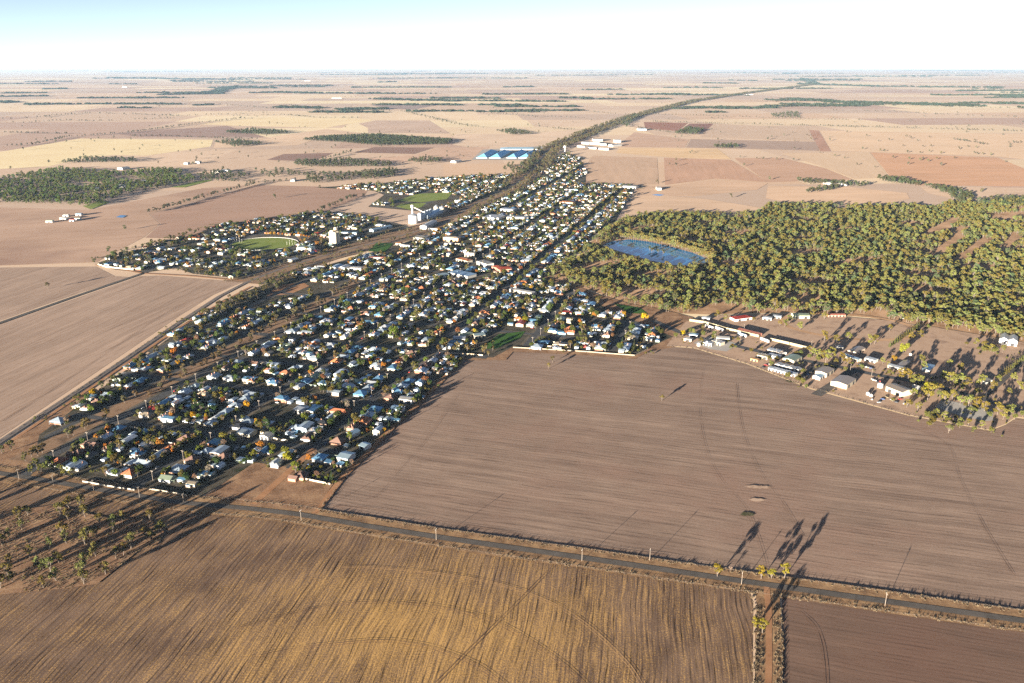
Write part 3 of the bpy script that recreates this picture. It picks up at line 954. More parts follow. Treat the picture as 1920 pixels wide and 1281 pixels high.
RAIL_T = RAIL[5:]
CROSS = [535, 653, 774, 862, 957, 1066, 1160] + [1265 + 105 * i for i in range(23)]
VALL = [-53, -168, -283, -398, -513, -634, -672, -749, -864, -949, -1064, -1180]
SNAME = {-53: 'fourth-east street', -168: 'third-east street', -283: 'school street', -398: 'paddock-side street', -513: 'middle street', -634: 'tree-lined street',
         -672: 'service lane', -749: 'back street', -864: 'railway-side street', -949: 'western street', -1064: 'oval street', -1180: 'outermost street'}
def cname(k):
    return 'foreground road' if k == 0 else ordn(k) + ' crossing'
POLYS = [TOWN_E, TOWN_W, TOWN_N]
def in_town(x, y):
    return any(inside(p, x, y) for p in POLYS)

VACANT = [G(p) for p in (
    [(385, 930), (478, 868), (565, 880), (480, 952)], [(485, 950), (540, 896), (625, 908), (590, 960)],
    [(840, 668), (868, 650), (905, 655), (935, 640), (935, 622), (990, 612), (1000, 628), (962, 652), (940, 676)],
    [(420, 590), (455, 545), (560, 515), (590, 530), (565, 560), (500, 575)],
    [(428, 468), (440, 448), (500, 440), (560, 450), (560, 466), (500, 478), (440, 472)],
    [(470, 780), (505, 755), (560, 765), (552, 790), (480, 790)],
    [(690, 480), (690, 455), (745, 455), (745, 470)], [(735, 400), (745, 372), (800, 360), (850, 364), (830, 385), (780, 398)],
    [(545, 737), (590, 718), (605, 728), (560, 746)])]
KEEP = []          # circles kept clear for the buildings set out one by one: (x, y, r)
def clear_spot(x, y, r=9.0):
    for p in VACANT:
        if inside(p, x, y):
            return False
    for cx_, cy_, cr in KEEP:
        if (x - cx_) ** 2 + (y - cy_) ** 2 < (cr + r) ** 2:
            return False
    return seg_dist(x, y, RAIL_T) > 20 + r

def runs(make, ts):
    out, cur = [], []
    for t in ts:
        p = make(t)
        if in_town(*p):
            cur.append(p)
        else:
            if len(cur) > 3:
                out.append(cur)
            cur = []
    if len(cur) > 3:
        out.append(cur)
    return out
for v in VALL:
    u0 = {-672: 560, -749: 800}.get(v, 500)
    u1 = {-672: 1250, -398: 1990, -634: 3500}.get(v, 3500)
    w = {-634: 12, -398: 10, -672: 6}.get(v, 9)
    for i, rl in enumerate(runs(lambda t: uv(t, v), np.arange(u0, u1, 12.0))):
        strip('verge', [rl[0], rl[len(rl) // 2], rl[-1]], w + 8, 0.590, M_street_verge, 'dry grass verges of the %s%s' % (SNAME[v], '' if i == 0 else ', %s stretch' % ordn(i + 1)))
        strip('street', [rl[0], rl[len(rl) // 2], rl[-1]], w, 0.640, M_asphalt, 'asphalt %s%s' % (SNAME[v], '' if i == 0 else ', %s stretch' % ordn(i + 1)))
for k, u in enumerate(CROSS[1:], 1):
    for i, rl in enumerate(runs(lambda t: uv(u, t), np.arange(-1230, 20, 12.0))):
        strip('verge', [rl[0], rl[len(rl) // 2], rl[-1]], 15, 0.594, M_street_verge, 'dry grass verges of the %s cross street%s' % (ordn(k), '' if i == 0 else ', %s stretch' % ordn(i + 1)))
        strip('street', [rl[0], rl[len(rl) // 2], rl[-1]], 8.5 if k != 4 else 12, 0.652, M_asphalt, 'asphalt cross street, %s counted from the foreground road%s' % (ordn(k), '' if i == 0 else ', %s stretch' % ordn(i + 1)))
# ends of the long streets down to the foreground road
strip('street', [uv(653, -398), uv(600, -396), uv(541, -394)], 7, 0.664, M_track, 'unsealed end of the paddock-side street')
strip('street', [uv(560, -513), uv(533, -513)], 9, 0.664, M_asphalt, 'mouth of the middle street')
strip('street', [uv(570, -634), uv(545, -632), uv(525, -626)], 12, 0.664, M_asphalt, 'mouth of the tree-lined street')
strip('lane', G([(590, 964), (645, 893), (688, 852), (738, 800), (778, 765), (862, 680)]), 6.0, 0.600, M_track, 'dirt lane along the edge of the brown paddock')
strip('lane', G([(-200, 992), (0, 842), (170, 728), (340, 612), (420, 565), (470, 538)]), 4.5, 0.600, M_track, 'pale dirt lane along the left edge of town')
strip('lane', G([(-300, 704), (0, 606), (150, 553), (262, 515), (300, 500)]), 8.0, 0.600, M_asphalt_old, 'diagonal lane between the left paddocks')
strip('lane', G([(180, 497), (270, 513), (360, 518), (455, 527)]), 6.0, 0.600, M_track, 'dirt lane below the oval houses')
strip('median', [uv(548, -655), uv(900, -655), uv(1260, -654)], 22.0, 0.606, M_reserve, 'bare earth median beside the tree-lined street', ragged=1.0, seed=6)
sheet('waste_ground', G([(-60, 880), (0, 842), (75, 797), (170, 732), (205, 742), (74, 819), (57, 893), (0, 887)]), 0.552, M_scrub, 'open earth at the left street mouth')
# railway
strip('railway_reserve', dense(RAIL_T, 80), 92.0, 0.545, M_reserve, 'rough brown railway reserve running through town', ragged=6, seed=8)
strip('rail_ballast', dense(RAIL, 60), 7.0, 0.690, M_ballast, 'gravel railway bed curving past the silos')
M_rail = flat_mat('steel_rail', (0.22, 0.19, 0.17), 0.5, 0.6)
for k, off in enumerate((-0.72, 0.72)):
    L, _ = strip_pts(dense(RAIL, 60), 2 * off)
    strip('rail', L, 0.16, 0.86, M_rail, ('nearer' if k == 0 else 'farther') + ' steel rail of the railway track')
for wd, off, lab in ((7, 30, 'sealed road beside the railway'),):
    L, _ = strip_pts(dense(RAIL_T[:8], 80), 2 * -off)
    strip('road', L, wd, 0.668, M_asphalt_old, lab)

# foreground road with its verges
strip('verge', dense(ROAD, 25), 27.0, 0.590, M_verge, 'dry grass verges along the foreground road', ragged=1.2, seed=2)
strip('road', dense(ROAD, 25), 6.4, 0.700, M_asphalt_old, 'grey sealed road crossing the foreground', ragged=0.15, seed=3)
DT = G([(1437, 1102), (1441, 1140), (1442, 1200), (1440, 1290), (1438, 1400), (1436, 1520)])
strip('verge', dense(DT, 15), 17.0, 0.580, M_verge, 'grassy verges of the dirt side track', ragged=0.8, seed=4)
strip('road', dense(DT, 15), 4.0, 0.708, M_track, 'orange dirt side track leading to the foreground road', ragged=0.25, seed=5)

# ------------------------------------------------------------------ house kit
def house_kit():
    K = {}
    def add(key, **parts):
        K[key] = parts
    # every part is a mesh shared by all houses of the kind; local x along the front, front towards -y
    w = MB(); w.box(-7, 7, -5, 5, 0, 2.9); r = MB(); r.hip(14, 10, 2.85, 2.6, 0.55)
    ch = MB(); ch.box(3.0, 3.8, 1.2, 2.0, 3.2, 6.1); ch.box(2.9, 3.9, 1.1, 2.1, 6.1, 6.3)
    vr = MB(); vr.add([(-7, -8, 2.25), (7, -8, 2.25), (7, -5.3, 2.75), (-7, -5.3, 2.75), (-7, -8, 2.40), (7, -8, 2.40), (7, -5.3, 2.9), (-7, -5.3, 2.9)], [(4, 5, 6, 7), (0, 1, 5, 4), (1, 2, 6, 5), (3, 0, 4, 7), (3, 2, 1, 0)])
    for i in range(5):
        vr.box(-6.8 + 3.4 * i, -6.65 + 3.4 * i, -7.8, -7.65, 0, 2.3)
    add('hip', wall=w, roof=r, chimney=ch, verandah=vr)
    w = MB(); w.gwall(14, 8.5, 2.9, 2.1); r = MB(); r.gable(14, 8.5, 2.75, 2.25, 0.5)
    ch = MB(); ch.box(-4.2, -3.4, 0.8, 1.5, 3.2, 6.0); ch.box(-4.3, -3.3, 0.7, 1.6, 6.0, 6.2)
    cp = MB(); cp.add([(7.2, -3, 2.3), (11, -3, 2.3), (11, 3, 2.5), (7.2, 3, 2.5), (7.2, -3, 2.45), (11, -3, 2.45), (11, 3, 2.65), (7.2, 3, 2.65)], [(4, 5, 6, 7), (0, 1, 5, 4), (1, 2, 6, 5), (2, 3, 7, 6), (3, 0, 4, 7), (3, 2, 1, 0)])
    for x_, y_ in ((10.8, -2.8), (10.8, 2.7), (7.4, -2.8)):
        cp.box(x_, x_ + .12, y_, y_ + .12, 0, 2.35)
    add('gable', wall=w, roof=r, chimney=ch, carport=cp)
    w = MB(); w.box(-8, 4, -4.5, 5, 0, 2.9); w.gwall(7, 6.5, 2.9, 1.7, cx=5.2, cy=-3.9, axis='y')
    r = MB(); r.hip(12, 9.5, 2.85, 2.4, 0.5, cx=-2, cy=0.25); r.gable(7.5, 6.5, 2.77, 1.85, 0.45, cx=5.2, cy=-3.6, axis='y')
    ch = MB(); ch.box(-5.2, -4.4, 1.0, 1.8, 3.2, 5.9)
    add('wing', wall=w, roof=r, chimney=ch)
    w = MB(); w.box(-6.5, 6.5, -5.5, 3, 0, 3.3); w.box(-6.5, 6.5, 3, 6.5, 0, 2.5)
    r = MB(); r.hip(13, 4.4, 3.25, 1.6, 0.3, cy=-3.35); r.hip(13, 4.2, 3.262, 1.6, 0.3, cy=0.96)
    ch = MB(); ch.box(2.0, 2.8, -1.6, -0.9, 3.4, 6.0); ch2 = MB(); ch2.box(-3.2, -2.5, -1.6, -0.9, 3.4, 6.0)
    lt = MB(); lt.add([(-6.8, 3.1, 2.95), (6.8, 3.1, 2.95), (6.8, 6.9, 2.35), (-6.8, 6.9, 2.35), (-6.8, 3.1, 3.1), (6.8, 3.1, 3.1), (6.8, 6.9, 2.5), (-6.8, 6.9, 2.5)], [(4, 5, 6, 7), (0, 1, 5, 4), (1, 2, 6, 5), (2, 3, 7, 6), (3, 0, 4, 7)])
    add('cottage', wall=w, roof=r, chimney=ch, chimney_2=ch2, lean_to=lt)
    w = MB(); w.box(-9, 9, -3.6, 4.2, 0, 2.7); w.box(-9, -3, -6.5, -3.6, 0, 2.7)
    r = MB(); r.hip(18, 7.8, 2.65, 1.9, 0.6, cy=0.3); r.hip(6, 6.5, 2.66, 1.55, 0.6, cx=-6, cy=-3.6)
    add('long', wall=w, roof=r)
    w = MB(); w.box(-6, 6, -6, 6, 0, 2.9); r = MB(); r.hip(12, 12, 2.85, 3.0, 0.6, inset=6.3)
    vr = MB(); vr.add([(-8.2, -8.2, 2.2), (8.2, -8.2, 2.2), (6.4, -6.4, 2.75), (-6.4, -6.4, 2.75), (8.2, 6, 2.2), (6.4, 6, 2.75), (-8.2, 6, 2.2), (-6.4, 6, 2.75)], [(0, 1, 2, 3), (1, 4, 5, 2), (6, 0, 3, 7)])
    for x_, y_ in ((-8, -8), (-2.6, -8), (2.6, -8), (7.85, -8), (7.85, -1), (7.85, 5.6), (-8, -1), (-8, 5.6)):
        vr.box(x_, x_ + .14, y_, y_ + .14, 0, 2.25)
    add('square', wall=w, roof=r, verandah=vr)
    w = MB(); w.gwall(8, 6, 2.5, 0.9); r = MB(); r.gable(8, 6, 2.42, 0.95, 0.15, 0.12); d = MB(); d.box(-2.8, -0.2, -3.04, -2.98, 0, 2.2); d2 = MB(); d2.box(0.3, 2.9, -3.04, -2.98, 0, 2.2)
    add('shed', wall=w, roof=r, door=d, door_2=d2)
    w = MB(); w.gwall(14, 9, 4.0, 1.1); r = MB(); r.gable(14, 9, 3.92, 1.15, 0.12, 0.14); d = MB(); d.box(-5.5, -2.0, -4.54, -4.48, 0, 3.4); d2 = MB(); d2.box(0.5, 4.0, -4.54, -4.48, 0, 3.4)
    add('workshop', wall=w, roof=r, door=d, door_2=d2)
    w = MB(); w.add([(-3, -2.5, 0), (3, -2.5, 0), (3, 2.5, 0), (-3, 2.5, 0), (-3, -2.5, 2.2), (3, -2.5, 2.2), (3, 2.5, 2.6), (-3, 2.5, 2.6)], [(0, 1, 5, 4), (1, 2, 6, 5), (2, 3, 7, 6), (3, 0, 4, 7)])
    r = MB(); r.add([(-3.2, -2.8, 2.18), (3.2, -2.8, 2.18), (3.2, 2.7, 2.62), (-3.2, 2.7, 2.62), (-3.2, -2.8, 2.3), (3.2, -2.8, 2.3), (3.2, 2.7, 2.74), (-3.2, 2.7, 2.74)], [(4, 5, 6, 7), (0, 1, 5, 4), (1, 2, 6, 5), (2, 3, 7, 6), (3, 0, 4, 7), (3, 2, 1, 0)])
    add('lean', wall=w, roof=r)
    return K
KIT = house_kit()
PARTMAT = {'wall': M_wall, 'roof': M_iron, 'chimney': M_wall, 'verandah': M_iron, 'carport': M_iron, 'lean_to': M_iron, 'door': M_door}
KMESH = {k: {p: mb.mesh('%s_%s' % (k, p), PARTMAT[p.replace('_2', '')]) for p, mb in parts.items()} for k, parts in KIT.items()}
TILE_MESH = {}
for k in ('hip', 'gable', 'wing', 'long', 'square', 'cottage'):
    TILE_MESH[k] = KIT[k]['roof'].mesh(k + '_tile_roof', M_tile)

ROOFC = [('white', (0.64, 0.68, 0.71), 0, 9), ('silver grey', (0.54, 0.63, 0.70), 0, 27), ('pale grey', (0.44, 0.53, 0.60), 0, 18), ('blue grey', (0.17, 0.36, 0.54), 0, 15), ('cream', (0.44, 0.37, 0.27), 0, 8),
         ('terracotta', (0.25, 0.085, 0.04), 1, 7), ('orange tiled', (0.33, 0.12, 0.045), 1, 5), ('brown tiled', (0.13, 0.078, 0.06), 1, 8), ('pale green', (0.33, 0.40, 0.29), 0, 4), ('red', (0.38, 0.06, 0.05), 0, 2), ('charcoal', (0.06, 0.065, 0.075), 0, 4)]
WALLC = [(0.31, 0.28, 0.22), (0.36, 0.34, 0.31), (0.27, 0.23, 0.17), (0.20, 0.10, 0.065), (0.27, 0.165, 0.11), (0.30, 0.31, 0.31), (0.36, 0.31, 0.24)]
SHAPE = {'hip': 'hip-roofed', 'gable': 'gabled', 'wing': 'L-shaped', 'cottage': 'double-ridged', 'long': 'long low', 'square': 'square'}

def place_building(name, kind, x, y, rz, roofc, wallc, label, cat, group, tile=False, scale=(1, 1, 1), z=0.5, skip=()):
    t = thing(name, (x, y, z), rz, label, cat, group)
    t.scale = scale
    roof_o = None
    for p, me in sorted(KMESH[kind].items(), key=lambda q: q[0] != 'roof'):
        p = p.replace('_2', '')
        if p in skip:
            continue
        if p == 'roof' and tile:
            me = TILE_MESH[kind]
        c = roofc if p in ('roof', 'verandah', 'carport', 'lean_to') else ((0.28, 0.15, 0.10) if p == 'chimney' else wallc)
        if p in ('verandah', 'carport', 'lean_to'):
            c = tuple(v * 0.9 + 0.03 for v in roofc)
        o = link(p, me, roof_o if (p == 'chimney' and roof_o is not None) else t, c)
        if p == 'roof':
            roof_o = o
    return t

# ------------------------------------------------------------------ lots
rnd = random.Random(11)
LOTS = []
CUT = {v: (0, 0) for v in VALL}
for v in VALL:
    for side in (1, -1):
        if (v == -672 and side == 1) or (v == -634 and side == -1 ):
            if v == -672:
                continue
        us = CROSS
        for k in range(len(us) - 1):
            a, b = us[k] + 11, us[k + 1] - 11
            if v == -634 and side == -1 and us[k] < 1250:
                continue
            if v in (-672,) and us[k] >= 1160:
                continue
            nl = max(1, int(round((b - a) / 17.5)))
            wl = (b - a) / nl
            for i in range(nl):
                u = a + wl * (i + 0.5) + rnd.uniform(-1.5, 1.5)
                setb = {-634: 21, -672: 15}.get(v, 17.5)
                vv = v + side * (setb + rnd.uniform(-1.5, 2.5))
                x, y = uv(u, vv)
                if not in_town(x, y):
                    continue
                bx, by = uv(u, vv + side * 12)
                LOTS.append(dict(u=u, v=vv, x=x, y=y, side=side, st=v, k=k, i=i, wl=wl, far=math.hypot(x, y), back=in_town(bx, by)))
def addr(l):
    return '%s lot past %s, %s of %s' % (ordn(l['i'] + 1), cname(l['k']), 'right' if l['side'] > 0 else 'left', SNAME[l['st']])

# ------------------------------------------------------------------ halls, sheds and silos set out one by one
def hall(p1, p2, W, H, rise, roofc, wallc, label, cat='shed', style='gable', doors=2, name='shed', ridge='x', over=0.4, keep=True, group=None):
    a, b = Vector(g(*p1)), Vector(g(*p2))
    d = b - a
    L = d.length
    d.normalize()
    nrm = Vector((-d.y, d.x))
    mid = (a + b) / 2
    if nrm.dot(mid) < 0:
        nrm = -nrm
    c = mid + nrm * W / 2
    rz = math.atan2(d.y, d.x)
    flip = -1 if (Vector((-d.y, d.x)).dot(nrm) < 0) else 1
    if keep:
        KEEP.append((c.x, c.y, max(L, W) * 0.45))
    t = thing(name, (c.x, c.y, 0.5), rz, label, cat, group)
    w, r = MB(), MB()
    if style == 'gable':
        if ridge == 'x':
            w.gwall(L, W, H, rise)
            r.gable(L, W, H - 0.06, rise, over, 0.25)
        else:
            w.gwall(W, L, H, rise, axis='y')
            r.gable(W, L, H - 0.06, rise, over, 0.25, axis='y')
    elif style == 'hip':
        w.box(-L / 2, L / 2, -W / 2, W / 2, 0, H, bottom=False)
        if L >= W:
            r.hip(L, W, H - 0.05, rise, over, 0.25)
        else:
            hh = MB()
            hh.hip(W, L, H - 0.05, rise, over, 0.25)
            r.add([(-y, x, q) for x, y, q in hh.v], hh.f)
    elif style == 'twin':
        for s in (-1, 1):
            w.gwall(W, L / 2 - 0.02, H, rise, cx=s * L / 4, axis='y')
            r.gable(W, L / 2, H - 0.06, rise, 0.0, 0.25, cx=s * (L / 4 + 0.01), axis='y')
    elif style == 'saw':
        k = max(2, int(L / 7))
        for i in range(k):
            cx_ = -L / 2 + L / k * (i + 0.5)
            w.gwall(W, L / k - 0.02, H, rise, cx=cx_, axis='y')
            r.gable(W, L / k - 0.04, H - 0.06, rise, 0.0, 0.2, cx=cx_, axis='y')
    else:
        w.box(-L / 2, L / 2, -W / 2, W / 2, 0, H, bottom=False)
        r.box(-L / 2 - over, L / 2 + over, -W / 2 - over, W / 2 + over, H, H + 0.35)
        r.box(-L / 4, -L / 4 + 2, -1, 1, H + 0.35, H + 1.3)
    link('wall', w.mesh('hall_wall', M_wall), t, wallc)
    link('roof', r.mesh('hall_roof', M_iron), t, roofc)
    for i in range(doors):
        x0 = -L / 2 + L * (i + 0.5) / doors - min(2.2, L / doors * 0.3)
        x1 = -L / 2 + L * (i + 0.5) / doors + min(2.2, L / doors * 0.3)
        y0 = -W / 2 * flip
        m = MB()
        m.box(x0, x1, min(y0, y0 - 0.06 * flip), max(y0, y0 - 0.06 * flip), 0, min(H * 0.8, 4.0))
        link('door', m.mesh('hall_door', M_door), t)
    return t
ZN, WH, CRM, GRN, BLU, RED, PNK, TANC = (0.44, 0.48, 0.52), (0.46, 0.45, 0.42), (0.37, 0.33, 0.25), (0.30, 0.36, 0.25), (0.30, 0.44, 0.56), (0.46, 0.055, 0.035), (0.50, 0.20, 0.14), (0.44, 0.36, 0.28)

# --- precinct right of town
PRECINCT = G([(1262, 632), (1286, 604), (1330, 592), (1500, 588), (1650, 600), (1800, 622), (1960, 650), (2100, 690), (2100, 810), (1905, 782), (1885, 796), (1856, 807), (1700, 778), (1520, 729), (1500, 721), (1400, 682), (1300, 652), (1250, 649)])
sheet('bare_ground', PRECINCT, 0.570, M_dirt, 'bare reddish earth around the showground and sheds')
TRK = [(1490 + 0, 0)]
tc = g(1592, 612)
def ellipse(c, a, b, rot, n=48):
    return [(c[0] + a * math.cos(t) * math.cos(rot) - b * math.sin(t) * math.sin(rot), c[1] + a * math.cos(t) * math.sin(rot) + b * math.sin(t) * math.cos(rot)) for t in [2 * math.pi * i / n for i in range(n)]]
e = ellipse(tc, 92, 62, R(-14))
strip('running_track', e + e[:2], 9.0, 0.590, M_forest_floor, 'sandy oval track of the showground')
HW = G([(1225, 602), (1275, 624), (1330, 639), (1390, 652), (1440, 664), (1500, 676), (1560, 686), (1642, 704), (1720, 717), (1780, 732), (1841, 749), (1920, 773), (2100, 830)])
strip('road', dense(HW, 30), 10.0, 0.700, M_asphalt, 'sealed highway between the sheds and the showground')
strip('road', dense(G([(1841, 749), (1872, 722), (1900, 696), (1960, 640)]), 20), 6.0, 0.712, M_asphalt_old, 'side road along the shadowed sports field')
strip('road', G([(1530, 742), (1562, 722), (1590, 700), (1600, 696)]), 12.0, 0.706, M_asphalt_old, 'sealed yard entrance between two big sheds')
strip('road', G([(1494, 712), (1515, 700), (1535, 688), (1545, 682)]), 8.0, 0.706, M_asphalt_old, 'sealed driveway beside the unit rows')
sheet('forecourt', G([(1300, 644), (1328, 632), (1350, 634), (1385, 647), (1362, 660), (1332, 656)]), 0.718, M_concrete_yard, 'pale concrete forecourt of the fuel station')
sheet('court_pad', G([(1753, 764), (1767, 750), (1862, 769), (1862, 789), (1851, 791), (1803, 782)]), 0.720, M_concrete_yard, 'pale concrete pad striped by tree shadows')
sheet('sports_field', G([(1700, 640), (1735, 610), (1790, 622), (1880, 655), (1862, 708), (1760, 700)]), 0.582, M_dirt, 'dry brown sports field under long tree shadows')
hall((1379, 604), (1410, 600), 14, 3.6, 2.2, RED, WH, 'cream shed with a bright red roof below the wood', style='hip')
hall((1383, 622), (1423, 632), 8, 3.0, 1.3, PNK, (0.5, 0.22, 0.15), 'long low pink-roofed pavilion behind the cream fence', name='pavilion', cat='pavilion', doors=4)
hall((1430, 600), (1446, 602), 9, 3.2, 1.2, ZN, WH, 'white shed at the wood edge, left of its twin')
hall((1449, 597), (1464, 599), 9, 3.2, 1.2, ZN, CRM, 'cream shed at the wood edge, right of its twin')
hall((1488, 598), (1518, 598), 13, 4.2, 1.8, GRN, (0.44, 0.47, 0.34), 'pale green pavilion at the wood edge', name='pavilion', cat='pavilion')
hall((1553, 595), (1585, 595), 8, 3.0, 1.3, PNK, (0.45, 0.22, 0.15), 'long orange-roofed stand under the gums', name='grandstand', cat='stand', doors=5)
hall((1316, 600), (1330, 602), 8, 3.0, 1.4, ZN, WH, 'zinc-roofed cabin among trees at the wood edge', name='cabin', cat='cabin', doors=1)
hall((1318, 648), (1334, 651), 9, 4.0, 0.6, WH, WH, 'white fuel station shop on its forecourt', name='fuel_station', cat='shop', style='flat', doors=3)
hall((1334, 645), (1350, 650), 10, 4.4, 0.6, WH, CRM, 'cream workshop wing of the fuel station', name='workshop', cat='workshop', style='flat', doors=3)
hall((1282, 640), (1296, 642), 8, 3.2, 1.4, WH, CRM, 'cream house at the town end by the fuel station', name='house', cat='house', style='hip', doors=1)
hall((1292, 632), (1307, 634), 9, 3.2, 1.5, BLU, WH, 'blue-roofed house behind the cream house near fuel station', name='house', cat='house', style='hip', doors=1)
hall((1419, 672), (1438, 676), 10, 4.2, 1.2, CRM, CRM, 'cream shed with rusty yard, left of its white neighbour', doors=2)
hall((1439, 671), (1458, 676), 9, 3.8, 1.0, ZN, WH, 'white shed beside the truck yard', doors=2)
hall((1438, 661), (1460, 667), 10, 3.8, 1.2, ZN, TANC, 'zinc-roofed store behind the white shed', doors=2)
hall((1407, 677), (1420, 680), 6, 3.0, 0.9, (0.42, 0.24, 0.11), (0.42, 0.25, 0.13), 'rusty orange lean shed at the paddock edge', doors=2)
hall((1440, 695), (1490, 708), 8, 3.2, 1.0, ZN, WH, 'long white unit row nearest the brown paddock', name='unit_row', cat='units', doors=8)
hall((1452, 688), (1497, 699), 9, 3.0, 1.2, WH, WH, 'white unit row with a zigzag roof', name='unit_row', cat='units', style='saw', doors=6)
hall((1488, 684), (1503, 676), 15, 4.6, 1.3, GRN, CRM, 'pale green roofed shed behind the unit rows')
hall((1549, 709), (1563, 700), 14, 5.0, 1.3, TANC, CRM, 'beige shed beside the sealed yard entrance')
hall((1537, 714), (1546, 709), 9, 3.5, 1.0, BLU, WH, 'small blue-roofed shed tucked behind a yellow bush')
hall((1587, 731), (1604, 719), 19, 5.2, 1.5, TANC, CRM, 'big cream shed with two dark openings', ridge='x')
hall((1660, 734), (1690, 746), 17, 6.0, 1.6, TANC, CRM, 'large beige shed at the paddock edge', ridge='x')
hall((1621, 677), (1640, 682), 9, 3.6, 1.2, ZN, WH, 'long white building behind the parked cars')
hall((1604, 666), (1622, 658), 11, 3.2, 1.4, TANC, TANC, 'grey-roofed hall near the dark showground shade', doors=1)
hall((1571, 656), (1581, 656), 8, 3.0, 1.2, WH, WH, 'small white kiosk in the tree shadow', doors=1, name='kiosk', cat='kiosk')
hall((1580, 670), (1608, 680), 7, 3.0, 1.0, BLU, CRM, 'long blue-roofed building by the highway bend', doors=4)
hall((1664, 690), (1694, 698), 8, 3.2, 1.3, ZN, CRM, 'cream school wing along the bare verge', name='school_wing', cat='school', doors=3)
hall((1691, 694), (1706, 683), 8, 3.0, 1.3, TANC, CRM, 'short school wing set at an angle', name='school_wing', cat='school', doors=1)
hall((1742, 700), (1752, 690), 9, 3.2, 1.4, BLU, WH, 'blue-roofed house in the shaded trees', name='house', cat='house', style='hip', doors=1)
hall((1848, 722), (1860, 718), 10, 3.4, 1.6, CRM, WH, 'pale-roofed house by the side road', name='house', cat='house', style='hip', doors=1)
hall((1872, 646), (1906, 651), 26, 7.0, 3.0, WH, WH, 'large white twin-gabled hall at the wood edge', name='hall', cat='hall', style='twin', doors=2)
# --- railway and town centre
hall((806, 411), (832, 398), 20, 7.0, 3.0, BLU, (0.40, 0.47, 0.52), 'long blue grain shed beside the railway silos', doors=0)
hall((800, 431), (820, 420), 16, 7.0, 2.0, WH, WH, 'white shed across the tracks from the big silo', ridge='x')
hall((803, 432), (826, 434), 7, 4.0, 1.0, WH, WH, 'low white store beside the railway shed')
hall((775, 450), (797, 452), 26, 5.0, 2.0, CRM, WH, 'broad cream-roofed warehouse near the railway')
hall((831, 453), (859, 455), 17, 8.5, 2.2, TANC, (0.52, 0.31, 0.16), 'tall tan brick hall in the town centre', name='hall', cat='hall', style='hip', doors=3)
hall((742, 460), (752, 461), 9, 4.0, 1.8, (0.45, 0.2, 0.08), CRM, 'orange-roofed building by the bowling green', name='club_house', cat='building', style='hip', doors=1)
hall((751, 463), (768, 465), 8, 4.0, 1.0, WH, WH, 'long white building by the bowling green', doors=3)
hall((557, 473), (584, 474), 22, 8.5, 2.0, (0.28, 0.38, 0.36), (0.66, 0.66, 0.58), 'large white hall with a green roof by the oval', name='hall', cat='hall', doors=4)
hall((619, 508), (632, 509), 26, 6.0, 1.6, BLU, WH, 'blue-roofed warehouse, leftmost of three by the tracks', ridge='y')
hall((635, 508), (646, 509), 22, 6.0, 1.4, ZN, WH, 'narrow white warehouse, middle of three by the tracks', ridge='y')
hall((652, 509), (677, 510), 14, 6.0, 1.4, WH, WH, 'long white warehouse, rightmost of three by the tracks')
hall((692, 488), (722, 489), 9, 5.0, 1.2, PNK, WH, 'long pale-walled store above the warehouses', doors=4)
hall((548, 493), (560, 490), 12, 4.5, 1.4, ZN, CRM, 'zinc shed under trees beside the railway')
hall((637, 440), (668, 441), 12, 4.0, 1.4, BLU, WH, 'low blue-roofed store behind the concrete silo', doors=3)
hall((700, 436), (735, 428), 12, 5.0, 2.0, BLU, (0.3, 0.38, 0.42), 'long blue goods shed along the railway', doors=2)
hall((905, 412), (935, 414), 44, 5.5, 1.0, WH, WH, 'wide white supermarket roof in the upper town', style='flat', name='store', cat='store', doors=3)
hall((950, 412), (990, 413), 22, 5.5, 1.2, WH, CRM, 'long white store right of the supermarket', style='flat', name='store', cat='store', doors=4)
hall((938, 396), (962, 398), 26, 5.0, 1.2, ZN, WH, 'zinc-roofed store behind the supermarket', name='store', cat='store', doors=3)
hall((936, 512), (962, 510), 15, 5.5, 3.2, (0.42, 0.085, 0.05), (0.42, 0.22, 0.15), 'red-roofed hotel at the town centre corner', name='hotel', cat='hotel', style='hip', doors=3)
hall((922, 505), (935, 509), 13, 5.0, 2.6, (0.44, 0.11, 0.06), (0.45, 0.2, 0.13), 'red-tiled shop joined to the corner hotel', name='shop', cat='shop', style='hip', doors=2)
hall((894, 497), (913, 503), 16, 7.0, 0.8, CRM, WH, 'white flat-fronted shop block', style='flat', name='shop', cat='shop', doors=4)
hall((855, 490), (876, 495), 14, 5.0, 2.2, (0.48, 0.18, 0.07), CRM, 'orange-tiled shop row at the centre', name='shop', cat='shop', style='hip', doors=4)
hall((871, 482), (889, 483), 11, 7.5, 1.2, CRM, CRM, 'cream two-storey shop behind the orange row', style='flat', name='shop', cat='shop', doors=3)
hall((840, 516), (876, 524), 24, 5.0, 1.4, BLU, WH, 'blue-roofed civic hall with white parapets', style='flat', name='civic_hall', cat='hall', doors=4)
hall((825, 523), (842, 520), 16, 4.5, 1.4, (0.36, 0.46, 0.47), WH, 'pale blue annexe beside the civic hall', name='hall_annexe', cat='hall', doors=2)
hall((955, 548), (1000, 556), 10, 4.8, 1.4, WH, CRM, 'long white school block by the green strip', name='school_block', cat='school', doors=5)
hall((1049, 383), (1074, 385), 18, 6.0, 2.6, (0.44, 0.19, 0.08), (0.5, 0.34, 0.22), 'orange-roofed hospital in the upper town', name='hospital', cat='hospital', style='hip', doors=3)
hall((868, 636), (890, 632), 12, 4.0, 1.8, GRN, CRM, 'pale green roofed school hall by the school green', name='school_hall', cat='school', style='hip', doors=3)
hall((850, 642), (872, 642), 14, 4.0, 1.6, ZN, CRM, 'grey-roofed classroom block by the school green', name='classroom_block', cat='school', doors=3)
